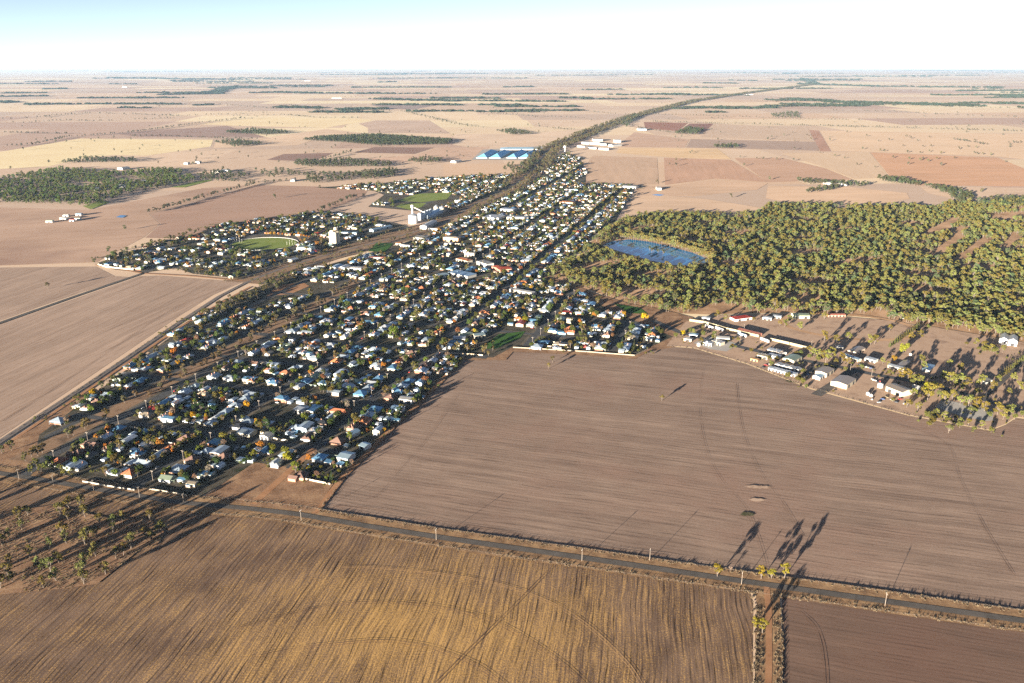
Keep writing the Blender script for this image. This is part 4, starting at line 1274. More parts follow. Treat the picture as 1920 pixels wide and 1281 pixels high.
hall((890, 636), (910, 634), 12, 4.0, 1.6, (0.3, 0.4, 0.42), CRM, 'teal-roofed classroom block facing the green', name='classroom_block', cat='school', doors=3)
hall((488, 825), (503, 829), 9, 4.6, 1.3, WH, WH, 'white shed with two dark roller doors on middle block', doors=2, ridge='y')
hall((551, 775), (567, 779), 14, 4.4, 1.2, ZN, WH, 'cream-walled workshop beside the vacant yard', doors=2)
hall((443, 818), (468, 823), 13, 4.0, 1.6, (0.24, 0.3, 0.36), CRM, 'long grey-roofed house beside the white shed', doors=1, name='house', cat='house')
hall((748, 756), (772, 759), 10, 4.6, 1.3, WH, WH, 'white shed at the lane edge, halfway up the paddock', doors=2)
hall((732, 773), (752, 776), 10, 4.0, 1.2, BLU, WH, 'blue-white shed at the lane edge below the cream one', doors=2)
hall((650, 818), (661, 822), 11, 3.6, 1.4, BLU, WH, 'blue-roofed long house near the lane', doors=1, name='house', cat='house', ridge='y')
hall((632, 866), (652, 870), 14, 4.4, 1.6, (0.42, 0.55, 0.62), WH, 'bright blue-white shed at the last corner lot', doors=1)
hall((673, 842), (684, 846), 9, 3.6, 1.2, (0.42, 0.55, 0.62), WH, 'blue-white shed on the lane behind the corner garden', doors=1)

def silo(p, dia, h, cone, label, col=WH, group=None, ladder=True):
    x, y = g(*p)
    KEEP.append((x, y, dia))
    t = thing('grain_silo', (x, y, 0.5), R(200), label, 'silo', group)
    body = link('body', MB().lathe([(dia / 2, 0), (dia / 2, h)], 28).mesh('silo_body', M_paint, True), t, col)
    link('roof', MB().lathe([(dia / 2 + 0.2, h - 0.1), (dia / 2 + 0.2, h + 0.15), (0.6, h + cone), (0.3, h + cone + 0.5)], 28).mesh('silo_roof', M_iron), t, ZN)
    if ladder:
        m = MB()
        m.box(dia / 2, dia / 2 + 0.4, -0.4, 0.4, 0, h)
        link('ladder', m.mesh('silo_ladder', M_zinc), body)
    return t
silo((775, 419), 22, 19, 5.0, 'huge white round grain silo at the railway')
for i, p in enumerate([(787, 413), (793, 411), (798, 409), (803, 407), (808, 405)]):
    silo(p, 8.5, 16, 2.2, '%s from the big one in the row of pale silos' % ordn(i + 1), (0.50, 0.55, 0.58), 'row of pale grain silos')
silo((818, 396), 12, 11, 5.0, 'cream conical-topped bin behind the blue grain shed, on its left', CRM)
silo((829, 398), 12, 11, 5.0, 'cream conical-topped bin at the end of the blue shed', CRM)
x, y = g(774, 415)
t = thing('grain_elevator', (x, y, 0.5), TA, 'white elevator tower with sloping conveyor above the big silo', 'elevator')
m = MB(); m.box(-1.8, 1.8, -1.8, 1.8, 0, 33); link('tower', m.mesh('elevator_tower', M_wall), t, WH)
m = MB(); m.box(-3, 3, -3, 3, 33, 38); m.hip(6, 6, 37.9, 1.6, 0.2); link('head_house', m.mesh('elevator_head', M_wall), t, WH)
m = MB(); m.tube([(0, 0, 35), (14, -26, 19)], [1.1, 1.1], 6); link('conveyor', m.mesh('elevator_conveyor', M_wall), t, WH)
x, y = g(628, 458)
KEEP.append((x, y, 18))
t = thing('concrete_silo', (x, y, 0.5), R(60), 'tall cream concrete silo block left of the railway', 'silo')
for i, (a, b) in enumerate(((-4.6, -4.6), (4.6, -4.6), (-4.6, 4.6), (4.6, 4.6))):
    link('cylinder_wall', MB().lathe([(4.6, 0), (4.6, 26)], 20, a, b).mesh('concrete_cylinder', M_wall, True), t, (0.56, 0.48, 0.34))
m = MB(); m.box(-8.5, 8.5, -4, 4, 26, 29.5); m.box(3, 9, -3, 3, 29.5, 34); link('gallery', m.mesh('silo_gallery', M_wall), t, (0.56, 0.47, 0.33))
m = MB(); m.box(-10, 10, -9.2, 9.2, 0, 3.2); link('base', m.mesh('silo_base', M_wall), t, (0.4, 0.36, 0.3))
x, y = g(1059, 286)
t = thing('water_tower', (x, y, 0.5), 0, 'white water tower at the north end of town', 'tower')
link('shaft', MB().lathe([(2.6, 0), (2.2, 17)], 16).mesh('tower_shaft', M_wall, True), t, WH)
link('tank', MB().lathe([(2.4, 16.5), (5.5, 19.5), (5.5, 27), (0.4, 28.6)], 20).mesh('tower_tank', M_wall), t, WH)
# grain bunkers under tarpaulins
M_tarp = obj_col_mat('tarpaulin', 0.5, 0.0, 0.4, 0.12, 0.05)
pad = G([(884, 300), (905, 281), (1022, 274), (992, 301)])
sheet('bunker_pad', pad, 0.74, M_concrete_yard, 'pale crushed rock pad under the grain bunkers')
for i, (x0, x1) in enumerate(((893, 913), (917, 938), (950, 968), (972, 993))):
    a, b = Vector(g(x0, 297)), Vector(g(x1, 297.5))
    d = (b - a).normalized()
    far_p = Vector(g((x0 + x1) / 2 + 22, 284.5))
    mid = (a + b) / 2
    ax = (far_p - mid)
    Lb = ax.length
    ax.normalize()
    c = (mid + far_p) / 2
    mb = MB()
    Wb = (b - a).length
    mb.hip(Lb, Wb, 2.2, 12.0, 0.0, 0.1, inset=Wb * 1.2)
    t = thing('grain_bunker', (c.x, c.y, 0.75), math.atan2(ax.y, ax.x), 'blue tarpaulin grain bunker, %s from the left' % ordn(i + 1), 'bunker', 'blue grain bunkers')
    link('tarpaulin', mb.mesh('bunker_tarp', M_tarp), t, (0.16, 0.42, 0.66))
    w = MB(); w.box(-Lb / 2, Lb / 2, -Wb / 2, Wb / 2, 0, 2.2)
    link('retaining_wall', w.mesh('bunker_wall', M_wall), t, WH)
hall((938, 281.5), (1008, 281.5), 70, 3.0, 6.0, (0.42, 0.62, 0.72), WH, 'long pale blue bunker behind the other four', name='grain_bunker', cat='bunker', style='hip', doors=0, group='blue grain bunkers')
for i, (p1, p2, W, H) in enumerate([((1082, 276), (1096, 277), 30, 6), ((1090, 270), (1104, 271), 40, 8), ((1102, 279), (1118, 280), 22, 6), ((1106, 271), (1124, 272), 50, 9), ((1122, 281), (1141, 282), 20, 7), ((1126, 273), (1137, 273), 40, 7), ((1112, 265), (1130, 265), 50, 8), ((1149, 276), (1166, 274), 26, 8), ((1152, 268), (1164, 268), 40, 12)]):
    hall(p1, p2, W, H, 2.0, WH if i % 3 else CRM, WH, '%s white depot shed from the left beyond the water tower' % ordn(i + 1), doors=0, group='white depot sheds at the north end', keep=False)
hall((1197, 245), (1212, 245), 60, 8, 3, BLU, WH, 'blue-roofed farm shed beside the railway trees', doors=0, keep=False)
for i, (p1, p2, W, c) in enumerate([((86, 418), (98, 418), 10, GRN), ((112, 412), (124, 413), 12, WH), ((130, 416), (138, 416), 9, RED), ((142, 405), (152, 405), 12, BLU), ((118, 407), (128, 407), 10, WH), ((140, 413), (150, 413), 9, CRM)]):
    hall(p1, p2, W, 4.0, 1.8, c, WH, 'farmstead shed in the left paddock, %s from the left' % ordn(i + 1), doors=1, group='farmstead sheds', keep=False)
for i, (p1, p2) in enumerate([((398, 325), (410, 325)), ((414, 323), (428, 323)), ((345, 309), (352, 309)), ((366, 307), (374, 307)), ((855, 306), (866, 304)), ((545, 341), (552, 341)), ((268, 344), (284, 343)), ((215, 353), (236, 352)), ((180, 358), (190, 357)), ((1232, 357), (1240, 357)), ((1165, 353), (1192, 355)), ((1548, 347), (1560, 347)), ((1578, 349), (1588, 349)), ((230, 319), (244, 317)), ((622, 185), (640, 185)), ((1400, 178), (1412, 178)), ((570, 152), (582, 152)), ((229, 164), (238, 164))]):
    hall(p1, p2, 24, 6, 2.5, WH, WH, 'lone white farm building on the plain, %s of the scattered ones' % ordn(i + 1), name='farm_building', cat='building', doors=0, group='scattered farm buildings', keep=False)

# --- tanks, fences, trucks of the precinct
def water_tank(p, dia, h, label, col=WH):
    x, y = g(*p)
    t = thing('water_tank', (x, y, 0.5), 0, label, 'tank')
    link('body', MB().lathe([(dia / 2, 0), (dia / 2, h)], 18).mesh('tank_body', M_paint, True), t, col)
    link('lid', MB().lathe([(dia / 2 + .1, h), (0.3, h + dia * 0.12), (0.25, h + dia * 0.12 + .2)], 18).mesh('tank_lid', M_paint), t, col)
for p, d_, lab in (((1650, 727), 6.5, 'large round white tank by the beige shed'), ((1627, 741), 4, 'round cream tank at the yard corner'), ((1633, 744), 3.5, 'smaller tank beside the yard corner tank'), ((1714, 728), 5, 'white tank left of its twin by the beige shed'), ((1721, 730), 5, 'white tank right of its twin by the beige shed'), ((1310, 649), 5, 'white tank beside the fuel station'), ((1707, 667), 3.5, 'white tank behind the big yellow tree')):
    water_tank(p, d_, d_ * 0.7, lab)

def fence(line, h, col, label, th=0.12, group=None, name='fence', mat=None):
    line = [Vector(p) for p in line]
    mb, pm = MB(), MB()
    o = line[0]
    for a, b in zip(line, line[1:]):
        d = (b - a).normalized()
        nrm = Vector((-d.y, d.x)) * th / 2
        q = [a - nrm - o, b - nrm - o, b + nrm - o, a + nrm - o]
        mb.add([(p.x, p.y, 0) for p in q] + [(p.x, p.y, h) for p in q], [(4, 5, 6, 7), (0, 1, 5, 4), (1, 2, 6, 5), (2, 3, 7, 6), (3, 0, 4, 7)])
        n = max(1, int((b - a).length / 4))
        for i in range(n + 1):
            p = a + (b - a) * (i / n) - o
            pm.box(p.x - th, p.x + th, p.y - th, p.y + th, 0, h + 0.12)
    t = thing(name, (o.x, o.y, 0.5), 0, label, 'fence', group)
    link('panel', mb.mesh('fence_panel', mat or M_wall), t, col)
    tag(link('post', pm.mesh('fence_post', mat or M_wall), t, tuple(c * 0.8 for c in col)), kind='stuff')
    return t
fence(G([(1293, 603), (1320, 607), (1345, 614), (1361, 619), (1422, 633)]), 3.4, (0.27, 0.24, 0.155), 'tall cream fence along the showground, left stretch', 0.5)
fence(G([(1445, 639), (1480, 647), (1512, 655)]), 3.4, (0.27, 0.24, 0.155), 'tall cream fence along the showground, right stretch', 0.5)
fence(G([(585, 906), (612, 911), (640, 914)]) if False else G([(545, 895), (570, 900), (619, 910)]), 1.6, (0.42, 0.38, 0.30), 'cream fence before the last corner garden')
fence(G([(155, 905), (200, 913), (252, 921)]), 1.5, (0.26, 0.245, 0.21), 'pale fence along the foreground road, left block')
fence(G([(279, 919), (310, 924), (350, 931)]), 1.5, (0.25, 0.22, 0.17), 'cream fence along the foreground road, right block')
fence(G([(432, 816), (470, 822)]), 1.9, (0.40, 0.36, 0.28), 'cream fence before the long grey-roofed house')
fence(G([(508, 824), (540, 829)]), 2.0, (0.40, 0.36, 0.28), 'cream fence right of the white shed')
fence(G([(962, 653), (1000, 655), (1100, 661), (1150, 665), (1190, 668), (1214, 656)]), 1.4, (0.21, 0.18, 0.14), 'long cream fence between houses and the brown paddock top')
fence(G([(184, 497), (200, 502), (250, 507)]), 1.8, (0.6, 0.55, 0.45), 'cream fence below the outermost trees')
fence(G([(842, 664), (880, 666), (905, 668)]), 1.6, (0.46, 0.36, 0.24), 'tan fence under the trees by the paddock corner')
W_post = flat_mat('fence_wire_posts', (0.11, 0.092, 0.075), 0.9)
def wire_fence(line, label, step=5.0, h=1.25):
    pts = dense([tuple(p) for p in line], step)
    o = Vector(pts[0])
    pm, wm = MB(), MB()
    for x_, y_ in pts:
        pm.box(x_ - o.x - .07, x_ - o.x + .07, y_ - o.y - .07, y_ - o.y + .07, 0, h)
    for k in range(3):
        z_ = 0.35 + 0.4 * k
        for (a, b), (c, d) in zip(pts, pts[1:]):
            wm.add([(a - o.x, b - o.y, z_), (c - o.x, d - o.y, z_), (c - o.x, d - o.y, z_ + .03), (a - o.x, b - o.y, z_ + .03)], [(0, 1, 2, 3)])
    t = thing('wire_fence', (o.x, o.y, 0.5), 0, label, 'fence')
    tag(link('post', pm.mesh('wire_fence_post', W_post), t), kind='stuff')
    tag(link('wire', wm.mesh('wire_fence_wire', W_post), t), kind='stuff')
for off, lab in ((12.2, 'wire fence on the far side of the foreground road'), (-12.2, 'wire fence on the near side of the foreground road')):
    L, _ = strip_pts(dense(ROAD[3:], 30), 2 * off)
    wire_fence(L, lab)
wire_fence(G([(600, 958), (650, 890), (690, 853), (742, 800), (782, 765), (868, 678)]), 'wire fence between dirt lane and brown paddock')
wire_fence(G([(1250, 650), (1300, 653), (1400, 683), (1500, 722), (1700, 779), (1856, 808)]), 'wire fence along the paddock edge below the sheds')
for off, lab in ((8.2, 'wire fence left of the dirt side track'), (-8.2, 'wire fence right of the dirt side track')):
    L, _ = strip_pts(dense(DT[1:], 12), 2 * off)
    wire_fence(L, lab)
# oval and greens
ov = g(496, 457.5)
oc = ellipse(ov, 68, 62, R(-16))
sheet('oval_lawn', oc, 0.80, M_lawn, 'green football oval ringed by a white rail')
fence([Vector(p) for p in ellipse(ov, 71, 65, R(-16)) + ellipse(ov, 71, 65, R(-16))[:1]], 0.7, (0.42, 0.42, 0.40), 'white boundary rail around the football oval')
for i, (dx, dy) in enumerate(((-60, 14), (60, -16))):
    t = thing('goal_posts', (ov[0] + dx, ov[1] + dy, 0.8), TA, 'white goal posts at the %s end of the oval' % ('left' if i == 0 else 'right'), 'goal')
    for k in range(4):
        m = MB(); m.tube([(0, -9.6 + 6.4 * k, 0), (0, -9.6 + 6.4 * k, 12 if k in (1, 2) else 7)], [0.12, 0.09], 6)
        link('post', m.mesh('goal_post', M_white), t)
for pts, lab, mm in (([(742, 388), (752, 383), (800, 381), (790, 389), (768, 394)], 'small green sports lawn below the school oval', M_lawn), ([(745, 377), (782, 364), (850, 361), (838, 374), (790, 380)], 'green school oval near the railway', M_lawn),
                     ([(690, 472), (706, 456), (738, 457), (722, 473)], 'watered bowling green with pale borders', M_lawn_d), ([(970, 527), (1000, 530), (1030, 544), (1022, 549), (985, 536)], 'narrow green strip right of the school block', M_lawn),
                     ([(900, 655), (935, 628), (985, 622), (975, 635), (930, 655)], 'shaded school green by the paddock corner', M_lawn_d), ([(1150, 570), (1200, 578), (1215, 590), (1180, 588)], 'shaded green below the wood edge', M_lawn_d),
                     ([(155, 387), (190, 376), (205, 380), (170, 393)], 'green golf fairway at the wood corner', M_lawn), ([(320, 352), (380, 338), (400, 338), (345, 352)], 'green fairway at the tip of the left wood', M_lawn)):
    sheet('lawn', G(pts), 0.81, mm, lab)
sheet('bare_ground', G([(500, 556), (520, 535), (570, 531), (580, 537), (545, 552)]), 0.60, M_track, 'reddish bare block beside the railway road')
sheet('bare_ground', G([(812, 426), (850, 410), (880, 406), (860, 420)]), 0.60, M_dirt, 'bare tan yard across from the silos')
sheet('bare_ground', VACANT[0], 0.60, M_scrub, 'vacant earthen lot by the foreground road')
sheet('bare_ground', VACANT[1], 0.602, M_scrub, 'smaller vacant lot beside the unsealed street end')
# lake
LAKE = G([(1130, 460), (1150, 452), (1180, 449), (1215, 453), (1255, 462), (1298, 474), (1328, 486), (1326, 494), (1298, 499), (1262, 497), (1220, 489), (1180, 477), (1146, 467)])
LAKE_CLEAR = G([(1126, 460), (1150, 451), (1180, 448), (1215, 452), (1255, 461), (1298, 473), (1332, 484), (1334, 496), (1312, 506), (1270, 508), (1222, 500), (1178, 487), (1140, 474)])
sheet('lake', LAKE, 0.30, M_water, 'small blue lake inside the gum wood')
sheet('pond', G([(217, 408), (226, 404), (237, 405), (230, 409)]), 0.80, M_water, 'farm dam in the left paddock')
sheet('pond', G([(1222, 366), (1232, 364.5), (1246, 366), (1236, 368)]), 0.80, M_water, 'thin sliver of pale water in the far paddock')

# ------------------------------------------------------------------ houses on their lots: the 300 nearest one by one, the rest as one mass
rnd = random.Random(23)
LOTS.sort(key=lambda l: l['far'])
def pick(tbl):
    tot = sum(t[-1] for t in tbl)
    r = rnd.uniform(0, tot)
    for t in tbl:
        r -= t[-1]
        if r <= 0:
            return t
    return tbl[-1]
NH = NS = NF = NT_ = NSH = NC = 0
FARB = dict(v=[], f=[], mi=[], c=[])
def far_add(kind, x, y, rz, roofc, wallc, sc):
    cr, sr = math.cos(rz), math.sin(rz)
    for p in ('wall', 'roof'):
        mb = KIT[kind][p]
        o = len(FARB['v'])
        for (a, b, c) in mb.v:
            a, b, c = a * sc[0], b * sc[1], c * sc[2]
            FARB['v'].append((x + a * cr - b * sr, y + a * sr + b * cr, c + 0.5))
        for f in mb.f:
            FARB['f'].append(tuple(i + o for i in f))
            FARB['mi'].append(0 if p == 'roof' else 1)
            FARB['c'].append(roofc if p == 'roof' else wallc)
GREENS = [('green', (0.050, 0.064, 0.016)), ('dark green', (0.030, 0.044, 0.013)), ('olive', (0.085, 0.072, 0.022)), ('bright green', (0.085, 0.10, 0.015))]
AUTUMN = [('golden', (0.26, 0.165, 0.012)), ('orange', (0.25, 0.105, 0.018)), ('russet', (0.14, 0.062, 0.028)), ('pinkish', (0.15, 0.098, 0.068))]
MASS = {'round': [], 'gum': [], 'autumn': [], 'conifer': [], 'shrub': [], 'bare': []}
YARD = []
LABELS = set()
def uniq(label):
    base, k = label, 2
    while label in LABELS:
        label = ordn(k) + ' ' + base
        k += 1
    LABELS.add(label)
    return label

def yard_tree(l, x, y, where):
    YARD.append((math.hypot(x, y), x, y, where, l))

for l in LOTS:
    if not clear_spot(l['x'], l['y'], 8):
        continue
    west = l['st'] <= -864 or l['u'] > 2300
    if rnd.random() < (0.36 if west else 0.05):
        for q in range(3):
            yard_tree(l, l['x'] + rnd.uniform(-8, 8), l['y'] + rnd.uniform(-8, 8), 'on empty')
        yard_tree(l, l['x'], l['y'], 'on empty')
        continue
    kind = rnd.choice(['hip', 'hip', 'gable', 'wing', 'wing', 'cottage', 'long', 'square', 'square'])
    rn, rc, tile, _ = pick(ROOFC)
    k = rnd.uniform(0.85, 1.12)
    rc = tuple(min(0.72, c * k) for c in rc)
    wc = rnd.choice(WALLC)
    # front (-y) faces the street: street direction is -side along v
    turn = 0 if (kind in ('square', 'hip', 'cottage') or rnd.random() < 0.6) else rnd.choice((R(90), R(-90)))
    rz = TA + (0 if l['side'] < 0 else math.pi) + turn + rnd.uniform(-0.02, 0.02)
    # local -y must point to the street: rotate so that y axis = side * AV
    rz = math.atan2(l['side'] * AV[1], l['side'] * AV[0]) - R(90) + turn
    sc = (rnd.uniform(0.85, 1.12), rnd.uniform(0.9, 1.15), rnd.uniform(0.95, 1.15))
    if kind == 'long' and turn == 0:
        sc = (sc[0] * 0.85, sc[1], sc[2])
    if NH < 300:
        NH += 1
        skip = []
        if rnd.random() < 0.5:
            skip.append('chimney')
        if rnd.random() < 0.3:
            skip += ['verandah', 'carport']
        place_building('house', kind, l['x'], l['y'], rz, rc, wc, uniq('%s-roofed %s house, %s' % (rn.replace(' tiled', '-tile'), SHAPE[kind].replace('-roofed', '-shaped'), addr(l))), 'house', 'town houses', tile == 1, sc, skip=skip)
    else:
        far_add(kind, l['x'], l['y'], rz, rc, wc, sc)
    if rnd.random() < 0.34 and l['back'] and l['st'] not in (-672,):
        k2 = rnd.choice(['gable', 'hip', 'square', 'cottage'])
        rn2, rc2, tile2, _ = pick(ROOFC)
        x2, y2 = uv(l['u'] + rnd.uniform(-3, 3), l['v'] + l['side'] * rnd.uniform(22, 27))
        if in_town(x2, y2) and clear_spot(x2, y2, 7):
            rz2 = rz + rnd.choice((0, R(90), R(180)))
            if NH < 300:
                NH += 1
                place_building('house', k2, x2, y2, rz2, rc2, rnd.choice(WALLC), uniq('%s-roofed %s rear house, %s' % (rn2.replace(' tiled', '-tile'), SHAPE[k2].replace('-roofed', '-shaped'), addr(l))), 'house', 'town houses', tile2 == 1, (0.85, 0.85, 0.95), skip=['carport'])
            else:
                far_add(k2, x2, y2, rz2, rc2, rnd.choice(WALLC), (0.85, 0.85, 0.95))
    # backyard sheds
    for q in range(rnd.choice((2, 2, 3, 3, 4))):
        du, dv = rnd.uniform(-6.5, 6.5), (11 + rnd.uniform(0, 24)) * l['side']
        x, y = uv(l['u'] + du, l['v'] + dv)
        if not in_town(x, y) or not clear_spot(x, y, 3):
            continue
        sk = rnd.choice(['shed', 'shed', 'lean', 'lean', 'workshop'] if q == 0 else ['lean', 'lean', 'shed'])
        srn, src, _, _ = pick([t for t in ROOFC if not t[2]])
        rzs = rz + rnd.choice((0, R(90), R(180)))
        ss = (rnd.uniform(0.75, 1.3),) * 2 + (rnd.uniform(0.9, 1.1),)
        if NS < 300:
            NS += 1
            place_building('backyard_shed', sk, x, y, rzs, src, rnd.choice([ZN, CRM, (0.2, 0.24, 0.2), (0.25, 0.2, 0.16), src]), uniq('%s backyard %s behind %s' % (srn, {'shed': 'shed', 'lean': 'lean-to', 'workshop': 'workshop'}[sk], addr(l))), 'shed', 'backyard sheds', scale=ss)
        else:
            far_add(sk, x, y, rzs, src, rnd.choice(WALLC), ss)
    # fences
    if rnd.random() < 0.5 and NF < 300 and l['back']:
        NF += 1
        u_ = l['u'] + l['wl'] / 2
        v0, v1 = l['v'] - l['side'] * rnd.uniform(-4, 8), l['v'] + l['side'] * rnd.uniform(14, 27)
        fence([uv(u_, v0), uv(u_, v1)], rnd.uniform(1.6, 2.0), rnd.choice([(0.38, 0.35, 0.28), (0.35, 0.31, 0.25), (0.40, 0.40, 0.37), (0.28, 0.24, 0.18), (0.22, 0.26, 0.22)]), uniq('side fence beyond ' + addr(l)), group='garden side fences', name='garden_fence')
    # planting
    for q in range(rnd.choice((5, 6, 7, 8))):
        front = rnd.random() < 0.4
        du = rnd.uniform(-8, 8)
        dv = -l['side'] * rnd.uniform(6, 9) if front else l['side'] * rnd.uniform(9, 39)
        x, y = uv(l['u'] + du, l['v'] + dv)
        if in_town(x, y) and clear_spot(x, y, 2):
            yard_tree(l, x, y, 'front' if front else 'backyard')
    for q in range(rnd.choice((6, 8, 10, 12))):
        x, y = uv(l['u'] + rnd.uniform(-8, 8), l['v'] + l['side'] * rnd.uniform(-11, 38))
        MASS['shrub'].append((x, y, rnd.uniform(0.6, 1.7)))
# distant houses
me = bpy.data.meshes.new('distant_houses')
me.from_pydata(FARB['v'], [], FARB['f'])
me.materials.append(M_aroof)
me.materials.append(M_awall)
me.polygons.foreach_set('material_index', FARB['mi'])
ca = me.color_attributes.new('Col', 'FLOAT_COLOR', 'CORNER')
cols = np.concatenate([np.tile(np.array(c + (1.0,), np.float32), (len(f), 1)) for c, f in zip(FARB['c'], FARB['f'])])
ca.data.foreach_set('color', cols.ravel())
me.update()
tag(link('distant_houses', me), 'far houses and sheds of the upper town, a mass of small roofs', None, None, 'stuff')

# garden trees: nearest one by one
YARD.sort(key=lambda t: t[0])
CNT = {'garden_tree': 0, 'autumn_tree': 0, 'bare_tree': 0, 'conifer': 0}
for i, (dist, x, y, where, l) in enumerate(YARD):
    r = rnd.random()
    s = rnd.uniform(0.5, 1.05) * rnd.choice((1, 1, 1, 1.35))
    if r < 0.66:
        cn, c = rnd.choice(GREENS)
        nm, kd, mass = 'garden_tree', ('round' if rnd.random() < 0.72 else 'thin_gum'), ('round' if rnd.random() < 0.7 else 'gum')
    elif r < 0.80:
        cn, c = rnd.choice(AUTUMN)
        nm, kd, mass = 'autumn_tree', 'round', 'autumn'
        s *= 0.9
    elif r < 0.90:
        cn, c = 'brown', (0.20, 0.135, 0.095)
        nm, kd, mass = 'bare_tree', 'bare', 'bare'
    else:
        cn, c = 'dark green', (0.028, 0.04, 0.014)
        nm, kd, mass = 'conifer', 'conifer', 'conifer'
    if CNT[nm] < 300 and dist < 1500:
        CNT[nm] += 1
        lab = uniq('%s %s, %s %s' % (cn, {'garden_tree': 'garden tree', 'autumn_tree': 'autumn tree', 'bare_tree': 'leafless tree', 'conifer': 'conifer'}[nm], ('on empty ' if where == 'on empty' else where + ' of ').strip(), addr(l)))
        tree(nm, kd, x, y, lab, 'tree', 'garden trees', c, s, 0.5, i)
    else:
        MASS[mass].append((x, y, s))
for kd, src, c, lab in (('round', SRC['round'], (0.055, 0.064, 0.017), 'green garden trees of the upper town'), ('gum', SRC['thin_gum'], (0.085, 0.074, 0.022), 'olive gum trees between the upper town houses'),
                        ('autumn', SRC['round'], (0.21, 0.115, 0.024), 'orange and yellow autumn trees of the upper town'), ('conifer', SRC['conifer'], (0.028, 0.04, 0.014), 'dark conifers of the upper town'),
                        ('bare', SRC['bare'], (0.17, 0.11, 0.075), 'leafless brown trees of the upper town'), ('shrub', SRC['shrub'], (0.07, 0.068, 0.02), 'low shrubs and hedges in the town yards')):
    if MASS[kd]:
        a = np.array(MASS[kd])
        gn_scatter({'round': 'town_trees', 'gum': 'town_gum_trees', 'autumn': 'town_autumn_trees', 'conifer': 'town_conifers', 'bare': 'town_bare_trees', 'shrub': 'town_shrubbery'}[kd], a[:, :2], src, lab, c, 0.85, 1.15, a[:, 2], 0.5)

# ------------------------------------------------------------------ gum trees one by one
GN_I = 0
def gums(pts, label, group, kind='gum', color=GUMC, smin=0.8, smax=1.15, name='gum_tree', seed=0):
    """pts in photograph order, left to right"""
    global GN_I
    r2 = random.Random(seed)
    pts = sorted(pts)
    for i, p in enumerate(pts):
        x, y = g(p[0], p[1])
        s = p[2] if len(p) > 2 else r2.uniform(smin, smax)
        k = r2.uniform(0.8, 1.2)
        GN_I += 1
        tree(name, kind, x, y, uniq('%s, %s from the left' % (label, ordn(i + 1))), 'tree', group, tuple(c * k for c in color), s, 0.4, seed + i)
gums([(1345, 1082, 0.95), (1427, 1086, 0.95), (1447, 1086, 0.8), (1470, 1085, 1.05)], 'yellow-green gum beside the foreground road junction', 'roadside gums', 'thin_gum', (0.14, 0.115, 0.016), seed=3)
gums([(1416, 1178, 0.8), (1429, 1188, 0.9)], 'yellow-green gum on the dirt side track', 'roadside gums', 'thin_gum', (0.14, 0.115, 0.016), seed=9)
tree('dead_tree', 'bare', *g(1369, 1072), 'small bleached dead tree by the foreground road', 'tree', None, (0.30, 0.24, 0.20), 0.5, 0.5, 4)
gums([(1029, 692, 0.7), (1036, 680, 0.75), (1241, 752, 0.7), (1778, 812, 0.9)], 'lone gum standing in the brown paddock', 'paddock gums', 'thin_gum', (0.10, 0.088, 0.03), seed=15)
# scrub corner
SCRUB = G([(-500, 1010), (0, 963), (105, 947), (160, 963), (203, 972), (280, 976), (304, 987), (308, 1002), (295, 1022), (258, 1035), (210, 1074), (182, 1096), (118, 1105), (0, 1116), (-500, 1180)])
sheet('scrub_ground', SCRUB, 0.560, M_scrub, 'rough dry grassland corner with scattered gums')
SCP = [(18, 1012), (38, 977), (52, 968), (41, 995), (113, 968), (130, 953), (128, 975), (152, 955), (160, 970), (188, 985), (212, 1000), (213, 988), (232, 982), (282, 976), (117, 1004), (125, 1020), (95, 1030), (160, 1022), (166, 1012), (182, 1008), (250, 1020), (246, 1030), (272, 1010), (284, 1016), (303, 1002), (218, 1048), (232, 1042), (180, 1044), (160, 1062), (110, 1056), (20, 1062), (16, 1082), (75, 1070), (82, 1070), (95, 1074), (106, 1090), (82, 1104), (156, 1082), (158, 1096), (198, 1078), (24, 1092), (2, 1104), (4, 1024), (56, 1046)]
gums([(p[0], p[1], 0.85 + 0.35 * ((i * 37) % 10) / 10) for i, p in enumerate(SCP)], 'sparse olive gum in the dry scrub corner', 'scrub corner gums', 'thin_gum', (0.088, 0.078, 0.024), seed=31, name='scrub_gum')
gums([(4, 852, 0.8), (22, 846, 1.0), (60, 858, .9), (72, 856, 1.0), (80, 850, 0.9), (48, 866, .7), (128, 822, .8), (138, 818, .8), (160, 806, .9), (165, 800, .8), (200, 786, 1.0)], 'gum on the dirt median at the tree-lined street end', 'median gums', 'gum', (0.082, 0.066, 0.022), seed=51, name='street_gum')
# tree-lined street: median and verge gums
med = []
for k in range(70):
    u_ = 690 + k * 8.0 + random.Random(k).uniform(-4, 4)
    v_ = -652 + random.Random(k + 99).uniform(-9, 7)
    if random.Random(k * 3).random() < 0.68 and u_ < 1260:
        med.append(px(*uv(u_, v_)))
gums(med, 'brownish gum on the tree-lined street median', 'median gums', 'gum', (0.092, 0.066, 0.030), 0.6, 0.95, seed=77, name='street_gum')
